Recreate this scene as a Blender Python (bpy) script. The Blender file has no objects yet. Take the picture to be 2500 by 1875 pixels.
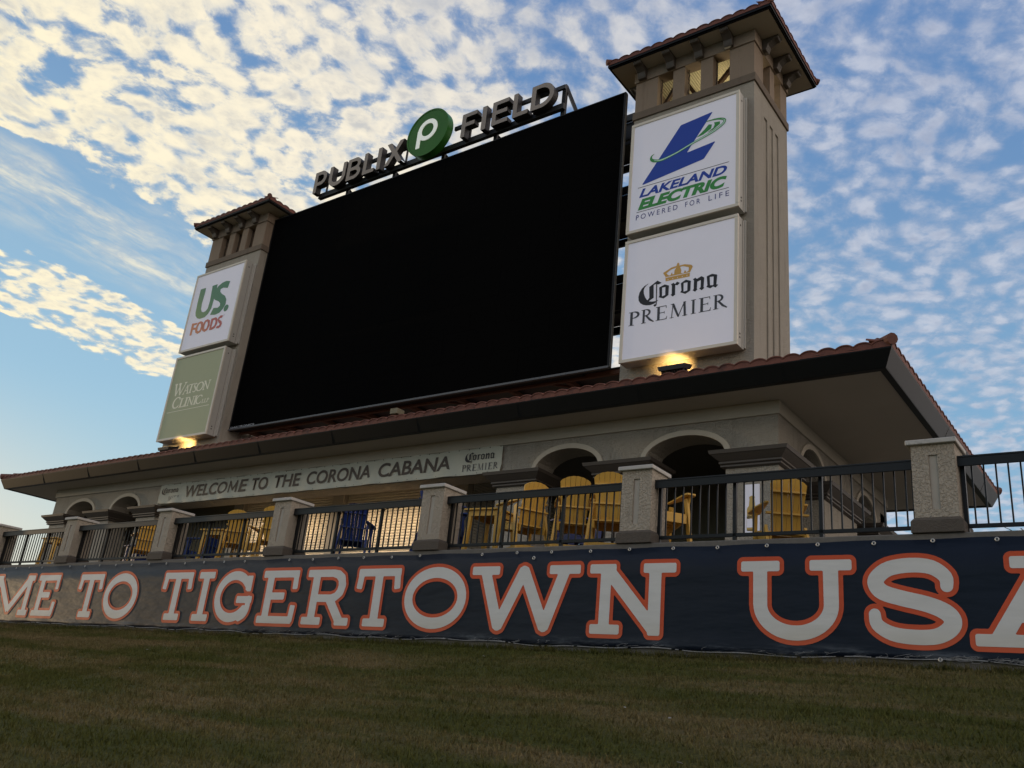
import bpy, bmesh, math, random
import numpy as np
from mathutils import Vector, Matrix
random.seed(7); rng = np.random.default_rng(7)
S = bpy.context.scene
COL = S.collection
PI = math.pi

# ------------------------------------------------------------------ camera
cam_d = bpy.data.cameras.new('camera')
cam = bpy.data.objects.new('camera', cam_d); COL.objects.link(cam)
def basis(pitch, yaw, roll):
    a, b, c = (math.radians(v) for v in (pitch, yaw, roll))
    fw = Vector((-math.sin(b)*math.cos(a), math.cos(b)*math.cos(a), math.sin(a)))
    rt = Vector((math.cos(b), math.sin(b), 0)); up = rt.cross(fw)
    r2 = rt*math.cos(c) + up*math.sin(c); u2 = -rt*math.sin(c) + up*math.cos(c)
    return r2, u2, fw
r_, u_, f_ = basis(20.68, 37.881, 5.95)
M = Matrix(((r_.x, u_.x, -f_.x, 3.069), (r_.y, u_.y, -f_.y, -10.245), (r_.z, u_.z, -f_.z, -2.321), (0, 0, 0, 1)))
cam.matrix_world = M
cam_d.sensor_width = 36; cam_d.lens = 2164.64/2500*36
cam_d.clip_start = 0.05; cam_d.clip_end = 5000
S.camera = cam
S.view_settings.view_transform = 'Standard'; S.view_settings.look = 'None'
S.view_settings.gamma = 1; S.view_settings.exposure = 0; S.view_settings.use_curve_mapping = False

# ------------------------------------------------------------------ node helper
class NT:
    def __init__(s, nt): s.nt = nt; s.n = nt.nodes; s.l = nt.links; s.n.clear()
    def new(s, t, **k):
        x = s.n.new(t)
        for a, b in k.items(): setattr(x, a, b)
        return x
    def put(s, sock, v):
        if v is None: return
        if isinstance(v, bpy.types.NodeSocket): s.l.new(v, sock)
        else:
            if isinstance(v, (tuple, list)) and len(v) == 3 and len(sock.default_value) == 4: v = (*v, 1)
            sock.default_value = v
    def m(s, op, a, b=None, c=None, clamp=False):
        x = s.new('ShaderNodeMath', operation=op, use_clamp=clamp)
        for i, v in enumerate((a, b, c)):
            if v is not None: s.put(x.inputs[i], v)
        return x.outputs[0]
    def mix(s, f, a, b, bt='MIX'):
        x = s.new('ShaderNodeMix', data_type='RGBA', blend_type=bt)
        s.put(x.inputs[0], f); s.put(x.inputs[6], a); s.put(x.inputs[7], b)
        return x.outputs[2]
    def ss(s, v, lo, hi):
        x = s.new('ShaderNodeMapRange', interpolation_type='SMOOTHSTEP')
        s.put(x.inputs[0], v); s.put(x.inputs[1], lo); s.put(x.inputs[2], hi)
        return x.outputs[0]
    def noise(s, vec, scale, detail=5, rough=.5, dist=0., dim='3D'):
        x = s.new('ShaderNodeTexNoise', noise_dimensions=dim)
        s.put(x.inputs['Vector'], vec); s.put(x.inputs['Scale'], scale)
        s.put(x.inputs['Detail'], detail); s.put(x.inputs['Roughness'], rough); s.put(x.inputs['Distortion'], dist)
        return x.outputs[0]
    def comb(s, x, y, z):
        c = s.new('ShaderNodeCombineXYZ')
        for i, v in enumerate((x, y, z)): s.put(c.inputs[i], v)
        return c.outputs[0]
    def sep(s, v):
        c = s.new('ShaderNodeSeparateXYZ'); s.put(c.inputs[0], v); return c.outputs
    def mapv(s, v, scale=(1, 1, 1), rot=(0, 0, 0), loc=(0, 0, 0)):
        c = s.new('ShaderNodeMapping'); s.put(c.inputs[0], v)
        c.inputs['Scale'].default_value = scale; c.inputs['Rotation'].default_value = rot; c.inputs['Location'].default_value = loc
        return c.outputs[0]

# ------------------------------------------------------------------ sky
SUN_EL, SUN_AZ = math.radians(2.4), math.radians(94.5)     # azimuth measured from +y towards -x
SUNV = Vector((-math.sin(SUN_AZ)*math.cos(SUN_EL), math.cos(SUN_AZ)*math.cos(SUN_EL), math.sin(SUN_EL)))
W = bpy.data.worlds.new('World'); S.world = W; W.use_nodes = True
n = NT(W.node_tree)
tc = n.new('ShaderNodeTexCoord').outputs['Generated']
X, Y, Z = n.sep(tc)
zc = n.m('MAXIMUM', Z, 0.0)
den = n.m('ADD', zc, 0.1)
px = n.m('DIVIDE', X, den); py = n.m('DIVIDE', Y, den)
P = n.comb(px, py, 0.0)
sky = n.new('ShaderNodeTexSky', sky_type='NISHITA'); sky.sun_disc = False
sky.sun_elevation = SUN_EL; sky.sun_rotation = -SUN_AZ
sky.air_density = 1.0; sky.dust_density = 1.5; sky.ozone_density = 2.0
sd = n.new('ShaderNodeVectorMath', operation='DOT_PRODUCT'); n.put(sd.inputs[0], tc); sd.inputs[1].default_value = SUNV
sdot = sd.outputs['Value']
warm = n.ss(sdot, 0.10, 0.95)          # nearness to the sunset
elev = n.ss(Z, 0.0, 0.75)
blue = n.mix(elev, (3.4, 6.1, 8.0), (1.35, 2.7, 5.5))
hor = n.ss(Z, 0.30, 0.03)
blue = n.mix(n.m('MULTIPLY', hor, warm), blue, (8.6, 8.5, 5.6))
blue = n.mix(n.m('MULTIPLY', n.ss(Z, .30, .0), n.ss(sdot, .78, .97)), blue, (15.5, 9.6, 4.9))
blue = n.mix(n.m('MULTIPLY', n.m('MULTIPLY', n.ss(sdot, .1, .8), n.ss(Z, .75, .2)), .45), blue, (5.0, 7.6, 9.0))
skyc = n.mix(1.0, sky.outputs[0], (1.0, 1.0, 1.0), 'MULTIPLY')
blue = n.mix(0.12, blue, skyc)
# cloud cover : an altocumulus deck whose western edge runs along px = -1.5, with a loose streak beyond it
w1 = n.noise(P, 2.6, 4, .6)
wob = n.m('MULTIPLY', n.m('SUBTRACT', w1, .5), .30)
pxw = n.m('ADD', px, wob)
deck = n.ss(pxw, -1.56, -1.42)
streak = n.m('MULTIPLY', n.m('MULTIPLY', n.ss(pxw, -2.22, -2.08), n.ss(pxw, -1.72, -1.84)), n.ss(py, 1.7, 1.2))
cirrus = n.m('MULTIPLY', n.ss(pxw, -1.80, -1.62), n.ss(pxw, -1.40, -1.58))
wv = n.new('ShaderNodeTexNoise'); n.put(wv.inputs['Vector'], P); wv.inputs['Scale'].default_value = 4.0; wv.inputs['Detail'].default_value = 5
off = n.new('ShaderNodeVectorMath', operation='MULTIPLY_ADD')
n.put(off.inputs[0], wv.outputs['Color']); off.inputs[1].default_value = (.09, .09, 0); n.put(off.inputs[2], P)
Pw = off.outputs[0]
Pr = n.mapv(Pw, scale=(1.12, 1.0, 1), rot=(0, 0, math.radians(-32)))
big = n.noise(P, 3.4, 3, .55)
mid = n.noise(Pr, 20.0, 9, .60)
fine = n.noise(Pr, 44.0, 5, .6)
vo = n.new('ShaderNodeTexVoronoi', feature='SMOOTH_F1'); n.put(vo.inputs['Vector'], Pr); vo.inputs['Scale'].default_value = 24.0
vo.inputs['Smoothness'].default_value = .55
puff = n.m('SUBTRACT', 1.0, vo.outputs['Distance'])
dens = n.m('ADD', n.m('ADD', n.m('MULTIPLY', mid, .62), n.m('MULTIPLY', fine, .16)), n.m('MULTIPLY', n.m('SUBTRACT', puff, .5), .34))
dens = n.m('ADD', dens, n.m('MULTIPLY', n.m('SUBTRACT', big, .5), .30))
cover = n.m('MAXIMUM', deck, n.m('MULTIPLY', streak, .96))
east = n.ss(px, -1.0, -.45)
thr = n.m('ADD', .212, n.m('MULTIPLY', east, .005))
dens = n.m('ADD', dens, n.m('MULTIPLY', n.m('SUBTRACT', cover, 1.0), .8))
a1 = n.ss(dens, thr, n.m('ADD', n.m('ADD', thr, .19), n.m('MULTIPLY', east, .15)))
cir = n.m('MULTIPLY', n.m('MULTIPLY', cirrus, n.ss(n.noise(n.mapv(Pw, scale=(3, .8, 1)), 5, 6, .65), .35, .72)), .7)
alpha = n.m('MAXIMUM', n.m('MULTIPLY', a1, n.m('SUBTRACT', .96, n.m('MULTIPLY', east, .22))), cir)
alpha = n.m('MULTIPLY', alpha, n.ss(Z, 0.04, .20))
core = n.ss(dens, n.m('ADD', thr, .10), n.m('ADD', thr, .34))
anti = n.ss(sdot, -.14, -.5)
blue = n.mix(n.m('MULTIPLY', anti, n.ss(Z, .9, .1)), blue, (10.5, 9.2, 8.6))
lit = n.mix(n.ss(sdot, .12, .62), (6.4, 6.6, 7.4), (9.9, 9.0, 7.3))
lit = n.mix(n.ss(sdot, .55, .9), lit, (10.8, 9.6, 6.7))
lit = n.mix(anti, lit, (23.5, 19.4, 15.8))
shade = n.mix(n.ss(sdot, .1, .8), (3.7, 4.1, 5.3), (5.4, 5.5, 5.5))
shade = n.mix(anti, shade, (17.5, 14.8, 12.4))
# billows: bright rims, greyer hearts
tone = n.ss(n.m('ADD', n.m('MULTIPLY', n.noise(n.mapv(Pr, loc=(7.3, 2.1, 0)), 13.0, 7, .6), .8), n.m('MULTIPLY', fine, .2)), .40, .66)
cloud = n.mix(n.m('MULTIPLY', n.m('MULTIPLY', core, tone), .80), lit, shade)
cell = n.m('MULTIPLY', n.ss(vo.outputs['Distance'], .30, .62), n.ss(mid, .62, .42))
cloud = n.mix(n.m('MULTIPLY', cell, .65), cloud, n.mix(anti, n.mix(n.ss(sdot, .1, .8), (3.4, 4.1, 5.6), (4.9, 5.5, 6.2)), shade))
thin = n.ss(alpha, .75, .25)
cloud = n.mix(n.m('MULTIPLY', thin, .45), cloud, shade)
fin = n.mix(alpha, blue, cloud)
fin = n.mix(n.ss(Z, 0.0, -0.04), fin, (.9, .85, .7))
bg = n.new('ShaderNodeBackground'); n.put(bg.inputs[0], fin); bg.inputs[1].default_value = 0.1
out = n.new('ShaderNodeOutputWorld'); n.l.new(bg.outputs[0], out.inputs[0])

# ------------------------------------------------------------------ sun
sl = bpy.data.lights.new('sun', 'SUN'); sl.energy = .9; sl.angle = math.radians(1.5); sl.color = (1.0, .72, .42)
so = bpy.data.objects.new('sun', sl); COL.objects.link(so); so.location = (-40, 5, 12)
so.rotation_euler = (-SUNV).to_track_quat('-Z', 'Y').to_euler()

# ------------------------------------------------------------------ object helpers
class MB:
    def __init__(s): s.v = []; s.f = []
    def add(s, vs, fs):
        k = len(s.v); s.v += [tuple(v) for v in vs]; s.f += [tuple(i+k for i in f) for f in fs]; return s
    def box(s, x0, x1, y0, y1, z0, z1):
        return s.add([(x0,y0,z0),(x1,y0,z0),(x1,y1,z0),(x0,y1,z0),(x0,y0,z1),(x1,y0,z1),(x1,y1,z1),(x0,y1,z1)],
                     [(0,3,2,1),(4,5,6,7),(0,1,5,4),(1,2,6,5),(2,3,7,6),(3,0,4,7)])
    def frus(s, a, b, z0, z1):     # a=(x0,x1,y0,y1) at z0, b at z1
        vs = [(a[0],a[2],z0),(a[1],a[2],z0),(a[1],a[3],z0),(a[0],a[3],z0),(b[0],b[2],z1),(b[1],b[2],z1),(b[1],b[3],z1),(b[0],b[3],z1)]
        return s.add(vs, [(0,3,2,1),(4,5,6,7),(0,1,5,4),(1,2,6,5),(2,3,7,6),(3,0,4,7)])
    def bar(s, p, q, w, h=None, up=(0,0,1)):   # square bar between two points
        h = h or w; p = Vector(p); q = Vector(q); d = (q-p).normalized(); u = Vector(up)
        if abs(d.dot(u)) > .98: u = Vector((0,1,0))
        r = d.cross(u).normalized(); u = r.cross(d).normalized()
        c = [(-1,-1),(1,-1),(1,1),(-1,1)]
        vs = [p+r*(a*w/2)+u*(b*h/2) for a,b in c] + [q+r*(a*w/2)+u*(b*h/2) for a,b in c]
        return s.add(vs, [(3,2,1,0),(4,5,6,7),(0,1,5,4),(1,2,6,5),(2,3,7,6),(3,0,4,7)])
    def cyl(s, p, q, r0, r1=None, n=12, cap=True):
        r1 = r0 if r1 is None else r1; p = Vector(p); q = Vector(q); d = (q-p).normalized()
        u = Vector((0,0,1)) if abs(d.z) < .9 else Vector((1,0,0))
        a = d.cross(u).normalized(); b = d.cross(a)
        vs = []
        for c, r in ((p, r0), (q, r1)):
            for i in range(n):
                t = 2*PI*i/n; vs.append(c+a*(math.cos(t)*r)+b*(math.sin(t)*r))
        fs = [(i, i+n, (i+1)%n+n, (i+1)%n) for i in range(n)]
        if cap: fs += [tuple(range(n)), tuple(range(2*n-1, n-1, -1))]
        return s.add(vs, fs)
    def prism_xz(s, pts, y0, y1):  # polygon in the x-z plane, pushed along y
        n_ = len(pts); vs = [(x,y0,z) for x,z in pts]+[(x,y1,z) for x,z in pts]
        fs = [tuple(range(n_)), tuple(range(2*n_-1, n_-1, -1))]+[(i,i+n_,(i+1)%n_+n_,(i+1)%n_) for i in range(n_)]
        return s.add(vs, fs)
    def prism_yz(s, pts, x0, x1):
        n_ = len(pts); vs = [(x0,y,z) for y,z in pts]+[(x1,y,z) for y,z in pts]
        fs = [tuple(range(n_)), tuple(range(2*n_-1, n_-1, -1))]+[(i,i+n_,(i+1)%n_+n_,(i+1)%n_) for i in range(n_)]
        return s.add(vs, fs)
def mesh_of(mb, name, mat, smooth=False, recalc=True):
    me = bpy.data.meshes.new(name); me.from_pydata(mb.v, [], mb.f)
    if recalc:
        b = bmesh.new(); b.from_mesh(me); bmesh.ops.recalc_face_normals(b, faces=b.faces); b.to_mesh(me); b.free()
    if mat: me.materials.append(mat)
    if smooth: me.polygons.foreach_set('use_smooth', [True]*len(me.polygons))
    me.update(); return me
BASE = {}
def link(name, me, parent=None):
    o = bpy.data.objects.new(name, me); COL.objects.link(o)
    if parent is not None:
        o.parent = parent
        if parent.name in BASE: o.matrix_parent_inverse = Matrix.Translation(-Vector(BASE[parent.name]))
    return o
def obj(name, mb, mat, parent=None, smooth=False, bevel=0, seg=1):
    o = link(name, mesh_of(mb, name, mat, smooth), parent)
    if bevel:
        m_ = o.modifiers.new('bevel', 'BEVEL'); m_.width = bevel; m_.segments = seg; m_.limit_method = 'ANGLE'; m_.angle_limit = math.radians(40)
    return o
def tag(o, label=None, cat=None, group=None, kind=None):
    if label: o['label'] = label
    if cat: o['category'] = cat
    if group: o['group'] = group
    if kind: o['kind'] = kind
    return o
def thing(name, loc, label, cat, group=None, world=True):
    o = bpy.data.objects.new(name, None); COL.objects.link(o); o.location = loc; o.empty_display_size = .2
    if world: BASE[o.name] = loc
    return tag(o, label, cat, group)
CH = {}
def children(o): return [c for c in COL.objects if c.parent is o]
def copy_tree(o, parent=None, kids=None):
    kids = kids if kids is not None else kidmap()
    c = o.copy(); COL.objects.link(c)
    if parent is not None: c.parent = parent
    for k in kids.get(o.name, []): copy_tree(k, c, kids)
    return c
def kidmap():
    d = {}
    for o in COL.objects:
        if o.parent: d.setdefault(o.parent.name, []).append(o)
    return d

# ------------------------------------------------------------------ materials
def mat(name, col, rough=.6, spec=.4, metal=0., var=.0, vscale=6., bump=0., bscale=60., col2=None, c2scale=3., c2lo=.5, c2hi=.65, emit=None, estr=0., coords='Object', bdetail=4):
    m_ = bpy.data.materials.new(name); m_.use_nodes = True; t = NT(m_.node_tree)
    b = t.new('ShaderNodeBsdfPrincipled'); o = t.new('ShaderNodeOutputMaterial'); t.l.new(b.outputs[0], o.inputs[0])
    tcx = t.new('ShaderNodeNewGeometry').outputs['Position']
    c = t.mix(0., col, col)
    if var:
        f = t.noise(tcx, vscale, 5, .6)
        c = t.mix(f, tuple(v*(1-var) for v in col), tuple(min(1, v*(1+var)) for v in col))
    if col2:
        f2 = t.ss(t.noise(tcx, c2scale, 6, .65), c2lo, c2hi); c = t.mix(f2, c, col2)
    t.put(b.inputs['Base Color'], c); b.inputs['Roughness'].default_value = rough
    b.inputs['Specular IOR Level'].default_value = spec; b.inputs['Metallic'].default_value = metal
    if bump:
        h = t.noise(tcx, bscale, bdetail, .6); bp = t.new('ShaderNodeBump'); bp.inputs['Strength'].default_value = bump
        bp.inputs['Distance'].default_value = .02; t.put(bp.inputs['Height'], h); t.l.new(bp.outputs[0], b.inputs['Normal'])
    if emit: t.put(b.inputs['Emission Color'], emit); b.inputs['Emission Strength'].default_value = estr
    return m_
def stucco(name, col, scale=26, strength=.8):
    m_ = bpy.data.materials.new(name); m_.use_nodes = True; t = NT(m_.node_tree)
    b = t.new('ShaderNodeBsdfPrincipled'); o = t.new('ShaderNodeOutputMaterial'); t.l.new(b.outputs[0], o.inputs[0])
    g = t.new('ShaderNodeNewGeometry').outputs['Position']
    big = t.noise(g, .9, 4, .6); med = t.noise(g, 7, 5, .65)
    streak = t.noise(t.mapv(g, scale=(5, 5, .5)), 1.0, 5, .6)
    c = t.mix(big, tuple(v*.86 for v in col), tuple(v*1.12 for v in col))
    c = t.mix(t.m('MULTIPLY', t.ss(med, .5, .75), .25), c, tuple(v*.68 for v in col))
    c = t.mix(t.m('MULTIPLY', t.ss(streak, .52, .75), .5), c, tuple(v*.62 for v in col))
    t.put(b.inputs['Base Color'], c); b.inputs['Roughness'].default_value = .85; b.inputs['Specular IOR Level'].default_value = .25
    # knock-down skip trowel texture : flattened blobs with grit between
    s1 = t.ss(t.noise(g, scale, 3, .55, .6), .44, .60); s2 = t.noise(g, scale*5, 4, .7)
    h = t.m('ADD', s1, t.m('MULTIPLY', s2, .35))
    bp = t.new('ShaderNodeBump'); bp.inputs['Strength'].default_value = strength; bp.inputs['Distance'].default_value = .008
    t.put(bp.inputs['Height'], h); t.l.new(bp.outputs[0], b.inputs['Normal'])
    return m_
MT = {}
MT['stucco'] = stucco('pale_beige_stucco', (.345, .312, .255), 26, 1.2)
MT['stucco_band'] = stucco('brown_stucco', (.15, .118, .088), 40, .5)
MT['pillar'] = stucco('pillar_stucco', (.385, .335, .265), 30, 1.2)
MT['pillar_base'] = stucco('dark_brown_stucco', (.09, .076, .062), 40, .5)
MT['belfry'] = stucco('reddish_brown_stucco', (.24, .185, .135), 40, .4)
MT['trim'] = mat('pale_trim', (.46, .41, .325), .7, .3, var=.1, bump=.15, bscale=90)
MT['cap'] = mat('cast_stone_cap', (.44, .42, .38), .75, .3, var=.15, bump=.2, bscale=120, col2=(.25, .24, .22), c2scale=9, c2lo=.55, c2hi=.8)
MT['moulding'] = mat('dark_brown_moulding', (.075, .062, .05), .55, .4, var=.12)
MT['soffit'] = mat('soffit_paint', (.42, .375, .30), .8, .25, var=.08, vscale=1.2, bump=.08, bscale=200)
MT['fascia'] = mat('charcoal_gutter', (.007, .0075, .0075), .42, .14, var=.25, vscale=3)
MT['tile'] = mat('terracotta_tile', (.155, .055, .036), .7, .35, var=.35, vscale=11, bump=.25, bscale=50, col2=(.065, .028, .022), c2scale=4, c2lo=.5, c2hi=.75)
MT['tile_dark'] = mat('weathered_tile', (.13, .055, .04), .75, .3, var=.35, vscale=11, bump=.25, bscale=50)
MT['rail'] = mat('black_rail_paint', (.008, .0085, .0085), .45, .28, var=.2, vscale=20)
MT['screen'] = mat('led_screen_face', (.0022, .0022, .0022), .9, .02)
MT['screen_frame'] = mat('screen_frame_black', (.008, .008, .009), .6, .2)
MT['silver'] = mat('brushed_sill', (.10, .10, .105), .5, .4, .3)
MT['cabinet'] = mat('painted_aluminium', (.40, .39, .35), .45, .45, var=.06, bump=.03, bscale=20)
MT['frame'] = mat('sign_frame_cream', (.62, .57, .47), .45, .4, var=.06)
MT['white_face'] = mat('backlit_white_acrylic', (.80, .79, .87), .5, .2, var=.04, vscale=1.1, emit=(1, .97, .96), estr=.045)
MT['sage_face'] = mat('backlit_sage_acrylic', (.36, .385, .24), .5, .2, var=.04, vscale=1.1, emit=(.9, .95, .6), estr=.01)
MT['steel'] = mat('dark_steel', (.03, .029, .028), .5, .4, .3, var=.2)
MT['rust'] = mat('brown_primed_steel', (.17, .085, .055), .65, .3, var=.25)
MT['letter_face'] = mat('bronze_letter_face', (.27, .225, .185), .45, .35, .0, var=.12, vscale=2)
MT['letter_side'] = mat('bronze_letter_return', (.02, .018, .017), .5, .3, .0)
MT['green_disc'] = mat('green_acrylic', (.028, .135, .022), .3, .12, var=.15, vscale=1.5)
MT['white_paint'] = mat('backlit_white_acrylic', (.85, .87, .82), .5, .2, emit=(.8, .86, .75), estr=.25)
MT['panel'] = mat('smooth_render', (.42, .37, .30), .8, .25, var=.12, vscale=6, bump=.15, bscale=60)
def flat(name, col, r=.5): MT[name] = mat(name, col, r, .3); return MT[name]
flat('ink_blue', (.015, .055, .36)); flat('ink_green', (.045, .27, .06)); flat('ink_mint', (.50, .74, .60)); flat('ink_gold', (.60, .35, .09))
flat('ink_charcoal', (.018, .018, .022)); flat('ink_slate', (.05, .052, .06)); flat('ink_forest', (.035, .19, .085)); flat('ink_red', (.50, .12, .07))
flat('ink_cream', (.78, .76, .58)); flat('ink_brown', (.05, .036, .028)); flat('ink_grey', (.3, .3, .33)); flat('ink_cobalt', (.02, .03, .20))
MT['shutter'] = mat('cream_shutter', (.62, .56, .44), .5, .35, var=.05)
MT['concrete'] = mat('dark_concrete', (.13, .12, .105), .85, .3, var=.3, vscale=8, bump=.4, bscale=70)
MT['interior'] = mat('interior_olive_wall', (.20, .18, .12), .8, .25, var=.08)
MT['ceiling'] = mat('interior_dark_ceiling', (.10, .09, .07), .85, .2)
MT['yellow'] = mat('yellow_painted_board', (.57, .33, .055), .5, .4, var=.10, vscale=5, bump=.06, bscale=80)
MT['blue_chair'] = mat('blue_painted_board', (.006, .021, .11), .45, .3, var=.12, vscale=5)
MT['rib'] = mat('pale_ribbed_ceiling', (.55, .50, .33), .7, .3, var=.08)
MT['wood'] = mat('brace_wood', (.10, .06, .035), .7, .3, var=.2)
MT['lamp_glass'] = mat('lit_lamp_lens', (1, .8, .5), .4, .4, emit=(1, .62, .22), estr=1.5)
MT['tube'] = mat('added_lit_tube', (1, .9, .7), .4, .4, emit=(1, .72, .42), estr=3)  # glowing tube of the added batten lamps

# ------------------------------------------------------------------ flat lettering from distance fields
def sd_poly(px_, py_, P_):
    v = np.array(P_, float); n_ = len(v)
    d = np.full(px_.shape, 1e9); s_ = np.ones(px_.shape)
    j = n_-1
    for i in range(n_):
        e = v[j]-v[i]; wx = px_-v[i,0]; wy = py_-v[i,1]
        t_ = np.clip((wx*e[0]+wy*e[1])/max(e@e, 1e-12), 0, 1)
        bx = wx-e[0]*t_; by = wy-e[1]*t_; d = np.minimum(d, bx*bx+by*by)
        c1 = py_ >= v[i,1]; c2 = py_ < v[j,1]; c3 = e[0]*wy > e[1]*wx
        flip = (c1&c2&c3)|(~c1&~c2&~c3); s_ = np.where(flip, -s_, s_); j = i
    return s_*np.sqrt(d)
def smooth_path(K, m_=4, closed=False):
    K = [tuple(k) for k in K]; n_ = len(K); out = []
    rng_ = range(n_) if closed else range(n_-1)
    g = (lambda i: np.array(K[i % n_])) if closed else (lambda i: np.array(K[min(max(i, 0), n_-1)]))
    for i in rng_:
        a, b, c, d = g(i-1), g(i), g(i+1), g(i+2)
        for j in range(m_):
            t = j/m_; out.append(tuple(.5*((2*b)+(-a+c)*t+(2*a-5*b+4*c-d)*t*t+(-a+3*b-3*c+d)*t**3)))
    if not closed: out.append(K[-1])
    return out
def sd_stroke(px_, py_, K):
    d = np.full(px_.shape, 1e9)
    K = [(*k, K[0][2]) if len(k) == 2 else k for k in K]
    if len(K) == 1: return np.hypot(px_-K[0][0], py_-K[0][1])-K[0][2]
    for a, b in zip(K[:-1], K[1:]):
        ex, ey = b[0]-a[0], b[1]-a[1]; wx = px_-a[0]; wy = py_-a[1]
        t_ = np.clip((wx*ex+wy*ey)/max(ex*ex+ey*ey, 1e-12), 0, 1)
        d = np.minimum(d, np.hypot(wx-ex*t_, wy-ey*t_)-(a[2]+(b[2]-a[2])*t_))
    return d
def sd_box(px_, py_, cx, cy, hx, hy, ang=0., r=.0):
    c, s_ = math.cos(ang), math.sin(ang); x = (px_-cx)*c+(py_-cy)*s_; y = -(px_-cx)*s_+(py_-cy)*c
    qx = np.abs(x)-(hx-r); qy = np.abs(y)-(hy-r)
    return np.hypot(np.maximum(qx, 0), np.maximum(qy, 0))+np.minimum(np.maximum(qx, qy), 0)-r
def field(prims, px_, py_):
    d = np.full(px_.shape, 1e9); h = np.full(px_.shape, 1e9)
    for p in prims:
        k = p[0]
        if k == 'p': d = np.minimum(d, sd_poly(px_, py_, p[1]))
        elif k == 'h': h = np.minimum(h, sd_poly(px_, py_, p[1]))
        elif k == 'k': d = np.minimum(d, sd_stroke(px_, py_, p[1]))
        elif k == 'hk': h = np.minimum(h, sd_stroke(px_, py_, p[1]))
        elif k == 'b': d = np.minimum(d, sd_box(px_, py_, *p[1]))
    return np.maximum(d, -h)
def fill(prims, off, step, bb, xf=None):
    """marching-squares fill of {field < off}; returns an MB in (x, z) with y = 0"""
    x0, x1, z0, z1 = bb; x0 -= off+step*2; x1 += off+step*2; z0 -= off+step*2; z1 += off+step*2
    nx = int((x1-x0)/step)+2; nz = int((z1-z0)/step)+2
    gx = x0+np.arange(nx)*step; gz = z0+np.arange(nz)*step
    XX, ZZ = np.meshgrid(gx, gz); F = field(prims, XX, ZZ)-off
    ins = F < 0; mb = MB()
    full = ins[:-1,:-1]&ins[1:,:-1]&ins[:-1,1:]&ins[1:,1:]
    part = (ins[:-1,:-1]|ins[1:,:-1]|ins[:-1,1:]|ins[1:,1:])&~full
    for j in range(nz-1):
        i = 0; row = full[j]
        while i < nx-1:
            if row[i]:
                k = i
                while k < nx-1 and row[k]: k += 1
                mb.add([(gx[i],0,gz[j]),(gx[k],0,gz[j]),(gx[k],0,gz[j+1]),(gx[i],0,gz[j+1])], [(0,1,2,3)]); i = k
            else: i += 1
    for j, i in zip(*np.nonzero(part)):
        c = [(gx[i],gz[j],F[j,i]),(gx[i+1],gz[j],F[j,i+1]),(gx[i+1],gz[j+1],F[j+1,i+1]),(gx[i],gz[j+1],F[j+1,i])]
        pts = []
        for a, b in zip(c, c[1:]+c[:1]):
            if a[2] < 0: pts.append((a[0], 0, a[1]))
            if (a[2] < 0) != (b[2] < 0):
                t_ = a[2]/(a[2]-b[2]); pts.append((a[0]+(b[0]-a[0])*t_, 0, a[1]+(b[1]-a[1])*t_))
        if len(pts) >= 3: mb.add(pts, [tuple(range(len(pts)))])
    if xf: mb.v = [xf(*v) for v in mb.v]
    return mb
def bbox(prims):
    xs, zs = [], []
    for p in prims:
        if p[0] in 'ph': xs += [q[0] for q in p[1]]; zs += [q[1] for q in p[1]]
        elif p[0] == 'k': r = max(q[2] if len(q) > 2 else p[1][0][2] for q in p[1]); xs += [q[0]-r for q in p[1]]+[q[0]+r for q in p[1]]; zs += [q[1]-r for q in p[1]]+[q[1]+r for q in p[1]]
        elif p[0] == 'b': a = p[1]; r = math.hypot(a[2], a[3]); xs += [a[0]-r, a[0]+r]; zs += [a[1]-r, a[1]+r]
    return min(xs), max(xs), min(zs), max(zs)
def flat_obj(name, mb, mat_, y, parent):
    mb.v = [(v[0], y, v[2]) for v in mb.v]
    me = bpy.data.meshes.new(name); me.from_pydata(mb.v, [], mb.f); me.materials.append(mat_); me.update()
    b = bmesh.new(); b.from_mesh(me); bmesh.ops.remove_doubles(b, verts=b.verts, dist=1e-5)
    for f in b.faces:
        if f.normal.y > 0: f.normal_flip()
    b.to_mesh(me); b.free()
    return link(name, me, parent)
def word(name, s, x0, x1, z0, z1, y, mat_, parent, offset=0., shear=0., extrude=0., sp=1.0):
    cu = bpy.data.curves.new('t', 'FONT'); cu.body = s; cu.size = 1; cu.offset = offset; cu.shear = shear; cu.space_character = sp
    cu.extrude = extrude; cu.resolution_u = 6
    to = bpy.data.objects.new('t', cu); COL.objects.link(to); bpy.context.view_layer.update()
    me = bpy.data.meshes.new_from_object(to.evaluated_get(bpy.context.evaluated_depsgraph_get()))
    bpy.data.objects.remove(to); bpy.data.curves.remove(cu)
    co = np.array([v.co[:] for v in me.vertices]); mn = co.min(0); mx = co.max(0)
    new = np.empty_like(co); new[:,0] = x0+(co[:,0]-mn[0])/(mx[0]-mn[0])*(x1-x0); new[:,2] = z0+(co[:,1]-mn[1])/(mx[1]-mn[1])*(z1-z0)
    new[:,1] = y-(co[:,2]-mn[2]) if extrude else y
    me.vertices.foreach_set('co', new.ravel()); me.name = name; me.materials.clear(); me.materials.append(mat_)
    b = bmesh.new(); b.from_mesh(me)
    if not extrude:
        for f in b.faces:
            if f.normal.y > 0: f.normal_flip()
    b.to_mesh(me); b.free(); me.update()
    return link(name, me, parent)
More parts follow.
